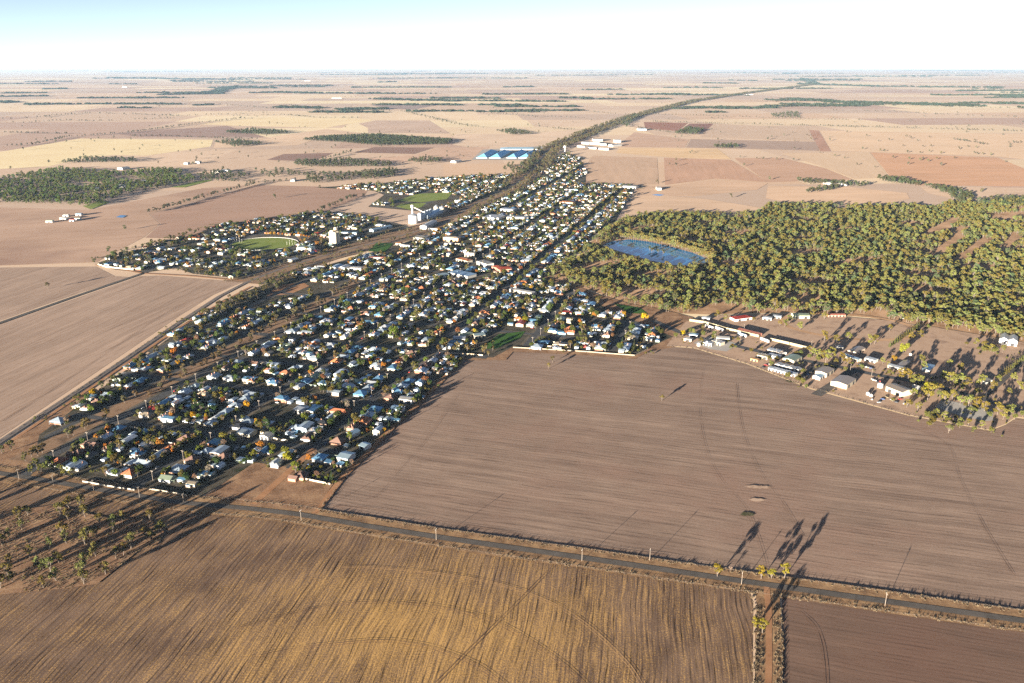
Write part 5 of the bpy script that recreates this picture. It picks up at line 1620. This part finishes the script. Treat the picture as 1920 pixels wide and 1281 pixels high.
# precinct trees
PT = [(1462, 612, .7), (1471, 614, .7), (1500, 620, .9), (1545, 642, 1.0), (1568, 643, .8), (1590, 641, 1.0), (1640, 646, 1.0), (1632, 648, .9), (1708, 640, .9), (1725, 634, .8), (1738, 620, .7), (1526, 670, .9), (1535, 673, .9), (1544, 675, .9), (1552, 676, 1.0), (1560, 672, .9), (1517, 662, .7), (1578, 682, .9), (1590, 686, .8), (1655, 684, .7), (1665, 688, .5), (1727, 687, .9), (1733, 695, .9), (1690, 712, .9), (1702, 714, .9), (1715, 720, .9), (1725, 722, .8), (1780, 690, .8), (1800, 700, .9), (1770, 718, 1.1), (1782, 722, 1.2), (1790, 728, 1.1), (1800, 722, 1.0), (1812, 728, .9), (1760, 735, .8), (1838, 728, 1.0), (1870, 722, .9), (1860, 732, .8), (1712, 748, .9), (1738, 752, 1.5), (1770, 755, 1.0), (1785, 752, 1.0), (1800, 760, .9), (1815, 764, .9), (1830, 768, .9), (1845, 772, .9), (1870, 778, 1.0), (1880, 788, .9), (1895, 780, .9), (1700, 765, .8), (1720, 772, .7), (1755, 782, .7), (1770, 788, .7), (1800, 796, .6), (1815, 799, .6), (1840, 804, .6), (1900, 716, .8), (1910, 735, .8), (1892, 742, .7), (1775, 622, .7), (1668, 622, .8), (1630, 640, .6), (1830, 648, .7), (1845, 655, .8), (1858, 660, .8), (1880, 662, .8), (1480, 606, .8), (1523, 596, .9), (1316, 622, .7), (1413, 605, .6), (1345, 596, .8), (1360, 602, .7), (1300, 630, .7), (1545, 600, 1.0)]
PT = [(a, b, c * 1.18) for a, b, c in PT]
gums(PT, 'olive gum among the sheds and showground', 'precinct gums', 'gum', (0.118, 0.104, 0.025), seed=140)
for i, (a, b) in enumerate(((g(1668, 652), g(1722, 615)), (g(1872, 712), g(1925, 672)))):
    for k in range(14):
        t_ = k / 13
        x, y = a[0] + (b[0] - a[0]) * t_, a[1] + (b[1] - a[1]) * t_
        tree('windbreak_tree', 'conifer', x, y, 'dense tree in the %s windbreak row, %s from its near end' % ('left' if i == 0 else 'right', ordn(k + 1)), 'tree', 'windbreak rows', (0.075, 0.072, 0.018), 0.95, 0.5, k)
for p, kd, c, s, lab in (((176, 745), 'round', (0.26, 0.19, 0.012), 1.5, 'large golden yellow tree beside the left lane'), ((1208, 602), 'round', (0.36, 0.22, 0.012), 1.7, 'brilliant yellow tree below the wood edge'), ((1280, 630), 'round', (0.30, 0.21, 0.012), 1.2, 'yellow tree beside the fuel station house'),
                         ((1693, 664), 'round', (0.17, 0.14, 0.016), 1.7, 'big rounded yellow tree by the school wing'), ((1676, 678), 'round', (0.18, 0.12, 0.018), 1.2, 'orange-yellow tree by the school wing'), ((1740, 744), 'round', (0.19, 0.17, 0.014), 2.1, 'big bright green tree beside the beige shed'),
                         ((540, 868), 'round', (0.17, 0.16, 0.014), 1.6, 'bright yellow-green tree in the last middle-street garden'), ((536, 856), 'round', (0.10, 0.10, 0.016), 1.2, 'green tree behind the bright yellow-green one'), ((464, 766), 'round', (0.30, 0.16, 0.012), 1.1, 'orange tree beside the middle street house'),
                         ((1137, 556), 'gum', (0.1, 0.088, 0.02), 1.4, 'tall gum at the wood corner by the houses'), ((985, 605), 'round', (0.14, 0.15, 0.015), 1.5, 'bright green tree in the eastern blocks'), ((957, 588), 'round', (0.3, 0.16, 0.012), 1.2, 'orange tree by an orange roof in the eastern blocks'),
                         ((420, 826), 'round', (0.12, 0.105, 0.02), 1.4, 'rounded olive tree on the middle street bend'), ((876, 560), 'conifer', (0.05, 0.062, 0.016), 1.9, 'tall dark pine in the town centre'), ((738, 632), 'round', (0.07, 0.095, 0.014), 1.8, 'large green tree on the middle street blocks')):
    tree('feature_tree', kd, *g(*p), lab, 'tree', None, c, s, 0.5, int(p[0]))
big = [(272, 832), (284, 824), (292, 838), (300, 822), (312, 834), (322, 828), (338, 826), (346, 834), (354, 822), (366, 830), (376, 826), (290, 812), (60, 888), (78, 886), (90, 884), (102, 880), (112, 884), (122, 892), (135, 896), (70, 880)]
gums(big, 'big olive tree in the dense clump near the foreground corner', 'corner clump trees', 'gum', (0.082, 0.074, 0.017), 0.6, 0.85, seed=400)
gums([(580 + 9 * i, 893 + (i % 3) * 3 - i * 0.3, 0.45) for i in range(6)] + [(555, 897, .5), (560, 886, .5), (602, 880, .55), (628, 880, .55), (636, 888, .5), (612, 900, .6)], 'garden tree around the last corner house', 'corner garden trees', 'round', (0.085, 0.086, 0.014), seed=430)
gums([(822 + 9 * i + (i % 2) * 3, 660 - (i % 3) * 5, .75) for i in range(12)] + [(908, 664, .7), (916, 668, .6), (924, 658, .6)], 'brownish gum at the school corner', 'school corner gums', 'gum', (0.095, 0.072, 0.026), seed=460)

# ------------------------------------------------------------------ woods and copses
def scatter_poly(poly, step, seed, keep=1.0, holes=(), jit=0.45, noise=None):
    rs = np.random.RandomState(seed)
    P = np.array(poly)
    x0, y0 = P.min(0)
    x1, y1 = P.max(0)
    X, Y = np.meshgrid(np.arange(x0, x1, step), np.arange(y0, y1, step))
    X = X.ravel() + rs.uniform(-jit, jit, X.size) * step
    Y = Y.ravel() + rs.uniform(-jit, jit, Y.size) * step
    m = inside_np(poly, X, Y) & (rs.rand(X.size) < keep)
    if noise:
        sc, th = noise
        f = np.sin(X / sc + 1.3 * np.sin(Y / sc * 0.7)) * np.cos(Y / sc * 1.1 + 0.8 * np.sin(X / sc * 0.6))
        m &= f > th
    for h in holes:
        m &= ~inside_np(h, X, Y)
    return np.stack([X[m], Y[m]], 1)
WOOD = G([(1016, 516), (1045, 498), (1090, 480), (1098, 462), (1130, 436), (1170, 412), (1210, 404), (1300, 404), (1420, 402), (1440, 386), (1480, 386), (1600, 390), (1700, 388), (1800, 382), (1960, 378), (2300, 388), (2300, 700), (1960, 648), (1850, 630), (1700, 606), (1640, 596), (1500, 586), (1400, 588), (1330, 590), (1280, 588), (1230, 584), (1180, 572), (1140, 556), (1110, 545), (1060, 530)])
sheet('woodland_floor', WOOD, 0.10, M_forest_floor, 'sandy leaf-littered floor of the gum wood')
HOLES = [LAKE_CLEAR, G([(1840, 404), (1960, 396), (1960, 414), (1860, 416)]), G([(1722, 442), (1786, 410), (1800, 418), (1742, 452)]), G([(1738, 480), (1796, 438), (1810, 445), (1758, 488)]), G([(1780, 492), (1846, 446), (1862, 453), (1802, 498)]), G([(1862, 476), (1900, 438), (1916, 446), (1882, 482)]), G([(1160, 544), (1190, 540), (1200, 560), (1165, 560)])]
wp = scatter_poly(WOOD, 8.6, 5, 0.95, HOLES, 0.5, (38.0, -0.6))
d2 = np.hypot(wp[:, 0] - 0, wp[:, 1])
edge = []
ppx = [px(a, b) for a, b in wp]
vis = [i for i, (a, b) in enumerate(ppx) if 1000 < a < 1935]
vis.sort(key=lambda i: -ppx[i][1])
near = set(vis[:140])
NE = [ppx[i] + (1.0,) for i in near]
gums([(a, b, random.Random(int(a * 7)).uniform(0.85, 1.25)) for a, b, _ in NE], 'gum along the near edge of the big wood', 'wood edge gums', 'gum', (0.112, 0.106, 0.032), seed=900, name='woodland_gum')
rest = np.array([wp[i] for i in range(len(wp)) if i not in near])
rs = np.random.RandomState(4)
dk = rs.rand(len(rest)) < 0.38
gn_scatter('gum_forest', rest[~dk], SRC['gum'] + SRC['thin_gum'], 'dense olive gum wood right of the town', (0.116, 0.108, 0.031), 0.6, 1.25, rs.uniform(0.8, 1.2, int((~dk).sum())), 0.1)
gn_scatter('grey_gum_forest', rest[dk], SRC['gum'] + SRC['thin_gum'] + SRC['round'][:2], 'darker grey-green trees mixed through the gum wood', (0.070, 0.080, 0.034), 0.5, 1.15, rs.uniform(0.7, 1.2, int(dk.sum())), 0.1)
# trees standing on the lake bank and island
bank = [(x, y) for x, y in dense(G([(1168, 449), (1200, 451), (1250, 461), (1300, 475), (1328, 487), (1336, 494), (1332, 500)]), 4.5)]
bank2 = [(x, y) for x, y in dense(G([(1176, 443), (1250, 454), (1300, 467), (1340, 483)]), 7)]
gn_scatter('lakeside_foliage', np.array(bank + bank2), SRC['gum'], 'tight row of pale gums around the far lake bank', (0.13, 0.112, 0.036), 1.0, 1.35, None, 0.3)
isl = [g(1218, 470), g(1226, 472), g(1234, 475), g(1222, 474), g(1230, 470), g(1243, 478)]
gn_scatter('island_foliage', np.array(isl), SRC['gum'], 'dark trees on the lake islet', (0.05, 0.05, 0.018), 0.7, 0.9, None, 0.3)
# left wood
LW = G([(-300, 345), (0, 336), (60, 326), (110, 318), (170, 322), (230, 326), (300, 318), (340, 322), (372, 338), (330, 348), (250, 362), (205, 376), (175, 390), (120, 384), (0, 382), (-300, 392)])
lp = scatter_poly(LW, 15, 8, 0.9, (), 0.5, (60.0, -0.7))
gn_scatter('left_forest', lp, SRC['gum'], 'dark green wood at the left edge of the plain', (0.070, 0.088, 0.022), 0.8, 1.25, None, 0.3)
COP = [([(568, 264), (600, 258), (700, 254), (760, 258), (850, 264), (838, 272), (700, 274), (640, 268)], 14), ([(418, 250), (470, 243), (530, 247), (545, 251), (490, 254)], 18), ([(400, 268), (440, 264), (495, 271), (440, 277)], 18), ([(100, 308), (160, 298), (250, 300), (262, 306), (180, 306)], 18),
       ([(545, 312), (560, 304), (640, 300), (740, 308), (730, 314), (600, 315)], 17), ([(760, 305), (800, 298), (830, 300), (820, 308)], 17), ([(640, 330), (700, 322), (750, 320), (740, 332), (690, 338)], 16), ([(930, 247), (960, 243), (1000, 252), (960, 254)], 18), ([(1160, 231), (1190, 215), (1200, 216), (1176, 240)], 24), ([(1262, 252), (1290, 240), (1320, 244), (1306, 253)], 16),
       ([(1335, 275), (1380, 273), (1385, 279), (1340, 279)], 18), ([(1445, 215), (1495, 210), (1500, 222), (1450, 221)], 30), ([(1640, 334), (1700, 338), (1730, 348), (1720, 350), (1660, 343)], 14), ([(1730, 350), (1790, 356), (1830, 372), (1800, 384), (1770, 364)], 13), ([(1830, 378), (1960, 372), (2000, 388), (1850, 390)], 13), ([(1495, 340), (1590, 344), (1640, 350), (1600, 352), (1500, 345)], 16), ([(1508, 358), (1572, 352), (1576, 356), (1512, 364)], 14),
       ([(370, 330), (420, 320), (470, 330), (440, 342), (380, 342)], 22), ([(470, 322), (540, 318), (560, 330), (500, 336)], 26), ([(560, 330), (640, 326), (660, 340), (580, 345)], 22), ([(940, 312), (985, 306), (1005, 300), (1010, 306), (985, 330), (950, 326)], 22)]
allc = [scatter_poly(G(p), st, 100 + i, 0.92) for i, (p, st) in enumerate(COP)]
gn_scatter('copse_trees', np.concatenate(allc), SRC['gum'], 'dark copses dotted over the middle plain', (0.048, 0.054, 0.024), 0.85, 1.3, None, 0.3)
# railway corridor trees
rs = np.random.RandomState(12)
rp = []
for (x, y) in dense(RAIL_T, 9.0):
    for sgn, cnt in ((1, 1.0), (-1, 1.3)):
        for k in range(2):
            if rs.rand() < (0.6 if y < 2500 else 0.68):
                o_ = sgn * rs.uniform(11, 26 + min(30, y / 110))
                q = (x + AV[0] * o_, y + AV[1] * o_ + rs.uniform(-8, 8))
                if not any((q[0] - a) ** 2 + (q[1] - b) ** 2 < (c + 6) ** 2 for a, b, c in KEEP):
                    rp.append(q)
rp = np.array(rp)
gn_scatter('railway_trees', rp, SRC['gum'], 'belt of brown-green trees following the railway', (0.080, 0.066, 0.027), 0.5, 0.95, np.clip(rp[:, 1] / 2500, 0.7, 1.4), 0.4)
# hedge-like belt at the left edge of town
lb = []
for (x, y) in dense(G([(165, 742), (240, 692), (320, 640), (400, 590), (455, 555)]), 11):
    if rs.rand() < 0.7:
        lb.append((x + rs.uniform(2, 18), y + rs.uniform(-4, 4)))
for (x, y) in dense(G([(380, 590), (430, 565), (480, 545), (530, 520)]), 8):
    for k in range(3):
        lb.append((x + rs.uniform(-4, 36), y + rs.uniform(-12, 8)))
for (x, y) in dense(G([(186, 492), (240, 472), (300, 455), (372, 434)]), 8) + dense(G([(340, 508), (362, 512), (420, 516)]), 9) + dense(G([(186, 494), (225, 488), (250, 492)]), 7):
    lb.append((x + rs.uniform(-6, 16), y + rs.uniform(-14, 14)))
gn_scatter('edge_trees', np.array(lb), SRC['thin_gum'] + SRC['gum'][:2], 'ragged trees along the left edges of town', (0.066, 0.058, 0.022), 0.6, 1.0, None, 0.5)
orow = dense(G([(500, 441), (560, 443), (580, 447)]), 9)
gn_scatter('oval_trees', np.array(orow), SRC['round'], 'row of orange trees behind the oval', (0.30, 0.14, 0.02), 0.7, 1.0, None, 0.5)
# single paddock trees and far belts
sp = [(90, 542), (205, 475), (235, 432), (283, 492), (40, 326), (20, 318), (105, 268), (85, 262), (68, 264), (125, 267), (112, 262), (171, 264), (185, 261), (178, 267), (246, 263), (268, 275), (262, 282), (357, 285), (362, 310), (369, 298), (378, 292), (573, 274), (572, 240), (520, 233), (505, 231), (450, 238), (850, 255), (652, 252), (648, 240), (1268, 302), (1395, 312), (1443, 338), (1565, 294), (1740, 304), (1756, 300), (1705, 300), (1725, 302), (1650, 284), (1742, 286), (1764, 289), (1842, 291), (1858, 292), (1830, 278), (1588, 249), (1700, 257), (1625, 256), (1520, 263), (1470, 255), (1840, 362), (1370, 372), (515, 373), (600, 355), (1232, 344), (930, 270), (1010, 248), (990, 236), (1010, 235)]
SPW = np.array([g(*p) for p in sp])
gums([(p[0], p[1], 1.0) for p in sp], 'lone dark tree on the open plain', 'plain trees', 'gum', (0.07, 0.068, 0.028), seed=1500, name='paddock_tree')
belts = [([(0, 276), (60, 272), (125, 258), (240, 250), (370, 232), (460, 222)], 12, 10), ([(0, 224), (70, 221), (150, 213), (230, 214), (330, 218), (460, 214), (500, 212)], 16, 25), ([(10, 249), (60, 251), (125, 252)], 14, 8), ([(250, 256), (330, 257), (400, 260), (480, 262)], 14, 12), ([(260, 203), (330, 197), (420, 196), (520, 205)], 22, 20), ([(440, 218), (530, 216), (600, 222), (670, 222)], 18, 14),
         ([(530, 196), (580, 202), (600, 208), (660, 208), (720, 208), (760, 210), (850, 232), (900, 240)], 16, 22), ([(280, 400), (340, 384), (400, 366), (480, 346)], 7, 5), ([(560, 410), (620, 388), (660, 372), (690, 366)], 8, 5), ([(1210, 229), (1330, 232), (1500, 236), (1700, 241), (1880, 246), (1960, 248)], 13, 4), ([(1210, 215), (1300, 217), (1400, 220), (1480, 224), (1610, 226)], 24, 4),
         ([(1080, 207), (1150, 214), (1190, 216)], 20, 14), ([(1400, 190), (1460, 192), (1560, 195), (1700, 198), (1820, 202), (1900, 203)], 18, 40), ([(1560, 208), (1680, 210), (1740, 214), (1840, 218), (1960, 220)], 24, 30), ([(1792, 263), (1830, 268), (1845, 272)], 12, 6), ([(1890, 268), (1960, 270)], 14, 6), ([(1080, 243), (1060, 244), (1010, 238)], 16, 10), ([(900, 213), (960, 216), (1000, 219), (1100, 222)], 22, 14), ([(640, 182), (720, 184), (820, 190)], 30, 30), ([(1195, 240), (1210, 243), (1260, 250)], 16, 6), ([(660, 285), (640, 292), (600, 300)], 14, 8), ([(420, 340), (480, 344), (560, 340), (600, 345)], 12, 9), ([(1440, 388), (1520, 384), (1600, 388)], 9, 8), ([(40, 232), (110, 226), (170, 228), (250, 225), (330, 222)], 20, 14)]
bp = []
for ln, st, wd in belts:
    for (x, y) in dense(G(ln), st):
        if rs.rand() < 0.75:
            bp.append((x + rs.uniform(-1, 1) * wd, y + rs.uniform(-1, 1) * wd * 1.5))
gn_scatter('paddock_tree_belts', np.array(bp), SRC['gum'], 'thin tree belts along fences and roads of the plain', (0.044, 0.046, 0.024), 0.6, 1.05, None, 0.3)
# far woodland: clumps out to the horizon
rs = np.random.RandomState(77)
fp, fs = [], []
def far_belt(x0, y0, x1, y1, n, wd):
    for i in range(n):
        t_ = rs.rand()
        a, b = g(x0 + (x1 - x0) * t_, y0 + (y1 - y0) * t_)
        fp.append((a + rs.normal() * wd * 0.5, b + rs.normal() * wd))
        fs.append(rs.uniform(0.9, 1.6) * min(1.8, 0.8 + b / 20000))
for i in range(95):
    y_ = 134 + 78 * rs.rand() ** 1.25
    x_ = rs.uniform(-60, 1980)
    ln = rs.uniform(30, 200)
    far_belt(x_, y_, x_ + ln, y_ + rs.uniform(-1.2, 1.2), int(ln * rs.uniform(0.3, 0.8)), 12 + 0.003 * g(960, y_)[1])
for x0, y0, x1, y1, n, w_ in ((1500, 158, 1640, 162, 260, 160), (1560, 192, 1820, 198, 500, 120), (1480, 186, 1560, 190, 160, 90), (300, 178, 415, 176, 150, 60), (400, 175, 430, 164, 160, 120), (200, 146, 460, 150, 300, 300), (640, 206, 720, 205, 160, 40), (520, 202, 600, 203, 120, 40), (1700, 132, 1920, 134, 300, 900), (700, 186, 860, 190, 120, 60), (1530, 158, 1505, 147, 100, 120), (1880, 180, 1960, 182, 120, 120), (0, 190, 20, 193, 40, 60)):
    far_belt(x0, y0, x1, y1, n, w_)
gn_scatter('far_woodland', np.array(fp), SRC['clump'], 'far strips of blue-green woodland fading towards the horizon', (0.036, 0.044, 0.026), 0.7, 1.15, fs, 0.3)
# faint single trees over the middle plain
q = []
for i in range(380):
    y_ = 165 + 150 * rs.rand() ** 1.3
    x_ = rs.uniform(-40, 1960)
    if 880 < x_ < 1240 and y_ > 240:
        continue
    q.append(g(x_, y_) + ())
gn_scatter('plain_scatter_foliage', np.array(q), SRC['gum'], 'sparse paddock trees speckling the distant plain', (0.044, 0.046, 0.024), 0.6, 1.1, None, 0.2)

# dry grass: verges of the foreground road and side track, scrub corner, lane edges
tp, ts = [], []
for off in (9.2, 10.6, 12.0, 13.2, -8.6, -10.2, -11.8, -13.0):
    L, _ = strip_pts(dense(ROAD, 1.5), 2 * off)
    for (x, y) in L:
        if rs.rand() < 0.30 + 0.4 * math.sin(x * 0.11 + off * 3) * math.sin(x * 0.037 + off) and abs(x) < 520:
            tp.append((x + rs.uniform(-.9, .9), y + rs.uniform(-.9, .9)))
            ts.append(rs.uniform(0.5, 1.35))
for off in (3.8, 5.4, 7.0, 8.4, -3.8, -5.4, -7.0, -8.4):
    L, _ = strip_pts(dense(DT[1:], 1.5), 2 * off)
    for (x, y) in L:
        if rs.rand() < 0.4:
            tp.append((x + rs.uniform(-.8, .8), y + rs.uniform(-.8, .8)))
            ts.append(rs.uniform(0.7, 1.6))
gn_scatter('roadside_grass', np.array(tp), SRC['tuft'], 'tall dry grass along the foreground road and side track', (0.3, 0.22, 0.12), 0.8, 1.3, ts, 0.55)
sc = scatter_poly(SCRUB, 2.2, 55, 0.7, (), 0.5, (9.0, -0.5))
sc = sc[(sc[:, 0] > -560)]
gn_scatter('scrub_grass', sc, SRC['tuft'], 'dry tussocks over the scrub corner', (0.3, 0.22, 0.12), 0.6, 1.4, None, 0.55)
off = np.array([g(x_, y_) for x_, y_ in ((-40, 935), (-70, 950), (-100, 975), (-30, 960), (-140, 990), (-60, 1000), (-120, 1020), (-40, 1040), (-90, 1060), (-160, 1040), (-30, 1080), (-200, 1000), (-110, 940), (-25, 1105), (-70, 1100))])
gn_scatter('scrub_trees', off, SRC['thin_gum'], 'further gums just past the scrub corner', (0.088, 0.078, 0.024), 0.9, 1.25, None, 0.5)
pb = []
for ln in (HW[1:], G([(1700, 768), (1760, 788), (1850, 806)]), G([(1740, 742), (1800, 762), (1870, 782)]), G([(1300, 640), (1330, 630)]), G([(1640, 700), (1700, 706), (1760, 722)]), G([(1830, 652), (1880, 666), (1930, 676)]), G([(1440, 676), (1470, 690), (1520, 724)])):
    for (x, y) in dense(ln, 4.0):
        for k in range(2):
            pb.append((x + rs.normal() * 11, y + rs.normal() * 11))
pb = np.array([p for p in pb if seg_dist(p[0], p[1], HW) > 6.5 and not any((p[0] - a) ** 2 + (p[1] - b) ** 2 < (c * 1.15) ** 2 for a, b, c in KEEP)])
gn_scatter('precinct_shrubbery', pb, SRC['shrub'] + SRC['round'][:2], 'bushes and small trees along the highway and sheds', (0.085, 0.078, 0.022), 0.5, 1.2, None, 0.5)
sb = scatter_poly(SCRUB, 9, 56, 0.55, (), 0.5)
gn_scatter('scrub_shrubbery', sb, SRC['shrub'], 'low olive shrubs over the scrub corner', (0.085, 0.075, 0.03), 0.35, 0.8, None, 0.5)
lt = []
for ln in (G([(597, 960), (650, 889), (690, 852), (742, 799), (782, 764), (868, 677)]), G([(1250, 650), (1300, 653), (1400, 683), (1500, 722), (1700, 779), (1856, 808)]), G([(0, 828), (170, 716), (335, 602)]), G([(1412, 1112), (1416, 1200), (1414, 1300)])):
    for (x, y) in dense(ln, 1.6):
        if rs.rand() < 0.5:
            lt.append((x + rs.uniform(-1.4, 1.4), y + rs.uniform(-1.4, 1.4)))
gn_scatter('fenceline_grass', np.array(lt), SRC['tuft'], 'dry grass grown up along the paddock fences', (0.3, 0.22, 0.12), 0.9, 1.6, None, 0.5)

# ------------------------------------------------------------------ utility poles
pm = MB(); pm.tube([(0, 0, -0.5), (0, 0, 10.5)], [0.19, 0.13], 7)
cm_ = MB(); cm_.box(-1.4, 1.4, -0.08, 0.08, 9.5, 9.7); cm_.box(-0.9, 0.9, -0.07, 0.07, 8.7, 8.85)
im_ = MB()
for a in (-1.25, -0.65, 0.65, 1.25):
    im_.tube([(a, 0, 9.7), (a, 0, 10.0)], [0.07, 0.05], 5)
POLE_M, ARM_M, INS_M = pm.mesh('pole_shaft', M_timber), cm_.mesh('pole_arm', M_timber), im_.mesh('pole_insulator', M_white)
def pole(x, y, rz, label):
    t = thing('utility_pole', (x, y, 0.5), rz, label, 'pole', 'timber power poles')
    link('shaft', POLE_M, t)
    arm = link('crossarm', ARM_M, t)
    tag(link('insulator', INS_M, arm), kind='stuff')
for i, p in enumerate([(36, 900), (101, 911), (176, 921), (262, 934), (345, 947), (565, 978), (818, 1014), (1091, 1053), (1218, 1052), (1390, 1097), (1659, 1137)]):
    pole(*g(*p), TA, 'timber power pole along the foreground road, %s from the left' % ordn(i + 1))
for v, off, u0, u1, nm in ((-398, -7.5, 668, 1900, 'paddock-side street'), (-513, 7.5, 552, 1800, 'middle street'), (-634, 9.5, 560, 1500, 'tree-lined street'), (-283, 7, 980, 1500, 'school street'), (-168, 7, 1090, 1500, 'third-east street')):
    for i, u_ in enumerate(np.arange(u0, u1, 43.0)):
        x, y = uv(u_, v + off)
        if in_town(x, y):
            pole(x, y, TA - R(90), 'timber power pole on the %s, %s from the foreground road' % (nm, ordn(i + 1)))
for i, p in enumerate([(1340, 640), (1387, 645), (1395, 622), (1455, 668), (1521, 654), (1547, 686), (1594, 697), (1634, 706), (1592, 672)]):
    pole(*g(*p), R(60), 'power pole along the highway by the sheds, %s from the left' % ordn(i + 1))

# ------------------------------------------------------------------ vehicles
cb = MB()
cb.add([(-2.2, -.85, .35), (2.2, -.85, .35), (2.2, .85, .35), (-2.2, .85, .35), (-2.25, -.88, .85), (2.25, -.85, .8), (2.25, .85, .8), (-2.25, .88, .85)], [(0, 1, 5, 4), (1, 2, 6, 5), (2, 3, 7, 6), (3, 0, 4, 7), (4, 5, 6, 7), (3, 2, 1, 0)])
cb.add([(-1.25, -.68, 1.42), (0.55, -.68, 1.42), (0.55, .68, 1.42), (-1.25, .68, 1.42)], [(0, 1, 2, 3)])
cg = MB()
cg.add([(-1.85, -.8, .84), (1.25, -.8, .83), (1.25, .8, .83), (-1.85, .8, .84), (-1.25, -.68, 1.41), (0.55, -.68, 1.41), (0.55, .68, 1.41), (-1.25, .68, 1.41)], [(0, 1, 5, 4), (1, 2, 6, 5), (2, 3, 7, 6), (3, 0, 4, 7)])
wh = MB()
wh.tube([(0, 0, .32), (0, .2, .32)], [.32, .32], 8)
CARB, CARG, CARW = cb.mesh('car_body', M_paint), cg.mesh('car_glass', M_glass), wh.mesh('car_wheel', M_rubber)
CC = [('white', (0.7, 0.7, 0.68)), ('white', (0.7, 0.7, 0.68)), ('silver', (0.45, 0.46, 0.47)), ('red', (0.4, 0.03, 0.025)), ('blue', (0.04, 0.09, 0.25)), ('dark grey', (0.05, 0.05, 0.055)), ('gold', (0.35, 0.27, 0.15))]
def car(x, y, rz, label, c):
    t = thing('parked_car', (x, y, 0.66), rz, label, 'car', 'parked cars')
    link('body', CARB, t, c)
    link('glass', CARG, t)
    for a in (-1.35, 1.35):
        for b in (-.86, .66):
            link('wheel', CARW, t).location = (a, b, 0)
rc_ = random.Random(9)
near_l = [l for l in LOTS if l['far'] < 1150]
for l in rc_.sample(near_l, min(80, len(near_l))):
    cn, c = rc_.choice(CC)
    if rc_.random() < 0.5:
        x, y = uv(l['u'] + rc_.uniform(-6, 6), l['st'] + l['side'] * 5.5)
        lab, rz = '%s car at kerb of %s' % (cn, addr(l)), TA
    else:
        x, y = uv(l['u'] + l['wl'] * 0.42, l['v'] - l['side'] * rc_.uniform(2, 7))
        lab, rz = '%s car in driveway of %s' % (cn, addr(l)), TA + R(90)
    if clear_spot(x, y, 1):
        car(x, y, rz, uniq(lab), c)
for i, p in enumerate([(1612, 686), (1616, 687), (1620, 688.5), (1625, 690), (1629, 691), (1633, 692), (1692, 598), (1640, 715), (1645, 718), (1650, 716), (1636, 713), (1520, 700), (1514, 704), (1508, 708), (1672, 752), (1680, 756), (1688, 750), (1695, 758), (1662, 746), (1655, 750), (1648, 756), (1635, 750), (1430, 690), (1436, 686), (1444, 684)]):
    cn, c = CC[(i * 5) % 7]
    car(*g(*p), R(-35) if i < 6 else R(20 + 40 * (i % 4)), uniq('%s car in the shed precinct, %s from the left' % (cn, ordn(sorted([1612, 1616, 1620, 1625, 1629, 1633, 1692, 1640, 1645, 1650, 1636, 1520, 1514, 1508, 1672, 1680, 1688, 1695, 1662, 1655, 1648, 1635, 1430, 1436, 1444]).index(p[0]) + 1))), c)
tb = MB(); tb.box(-6.5, 5.2, -1.25, 1.25, 1.1, 3.9)
tcb = MB(); tcb.box(5.6, 7.9, -1.2, 1.2, 0.6, 3.2); tcb.box(5.9, 7.5, -1.0, 1.0, 3.2, 3.7)
tw = MB()
tw.tube([(0, 0, .5), (0, .3, .5)], [.5, .5], 8)
tg = MB(); tg.box(7.9, 7.93, -1.0, 1.0, 2.0, 2.9)
TRM = (tb.mesh('trailer', M_paint), tcb.mesh('truck_cab', M_paint), tw.mesh('truck_wheel', M_rubber), tg.mesh('windscreen', M_glass))
for i, (p, rz, cc, lab) in enumerate([((1329, 616), -55, (0.7, 0.68, 0.66), 'white semi trailer, leftmost in the truck park'), ((1348, 620), -58, (0.72, 0.72, 0.7), 'white semi trailer, second in the truck park'), ((1391, 631), -58, (0.35, 0.5, 0.66), 'blue and white semi trailer in the truck park'), ((1433, 641), -60, (0.72, 0.72, 0.7), 'white semi trailer at the gap between cream fences'), ((1466, 668), 35, (0.62, 0.56, 0.5), 'beige truck beside the white shed')]):
    x, y = g(*p)
    t = thing('semi_trailer', (x, y, 0.6), R(rz), lab, 'truck', 'trucks by the highway')
    link('trailer', TRM[0], t, cc)
    cab = link('cab', TRM[1], t, (0.6, 0.6, 0.6))
    for a in (-5.5, -4.3, -3.1, 4.2, 7.0):
        for b in (-1.2, .9):
            link('wheel', TRM[2], t).location = (a, b, 0)
    link('windscreen', TRM[3], cab)
x, y = g(1355, 641)
t = thing('fuel_canopy', (x, y, 0.7), R(-15), 'white fuel canopy on slim posts at the highway', 'canopy')
m = MB(); m.box(-9, 9, -5, 5, 5.0, 5.8); link('roof', m.mesh('canopy_roof', M_wall), t, WH)
for a in (-6, 6):
    m = MB(); m.box(a - .3, a + .3, -.3, .3, 0, 5.0); link('post', m.mesh('canopy_post', M_wall), t, WH)
for a in (-6, 0, 6):
    m = MB(); m.box(a - .4, a + .4, 1.5, 2.3, 0, 1.8); link('pump', m.mesh('fuel_pump', M_wall), t, (0.5, 0.1, 0.08))

# ------------------------------------------------------------------ the air
hv = bpy.data.materials.new('haze_air')
hv.use_nodes = True
hn = hv.node_tree
hn.nodes.clear()
ho = hn.nodes.new('ShaderNodeOutputMaterial')
pv = hn.nodes.new('ShaderNodeVolumePrincipled')
pv.inputs['Color'].default_value = (0.46, 0.72, 1.0, 1)
pv.inputs['Density'].default_value = 1.35e-5
pv.inputs['Anisotropy'].default_value = 0.15
hn.links.new(pv.outputs[0], ho.inputs['Volume'])
m = MB(); m.box(-60500, 60500, -1000, FAR + 500, -1.0, 372.0)
tag(m.build('haze', hv), 'thin pale haze over the whole plain', None, None, 'stuff')
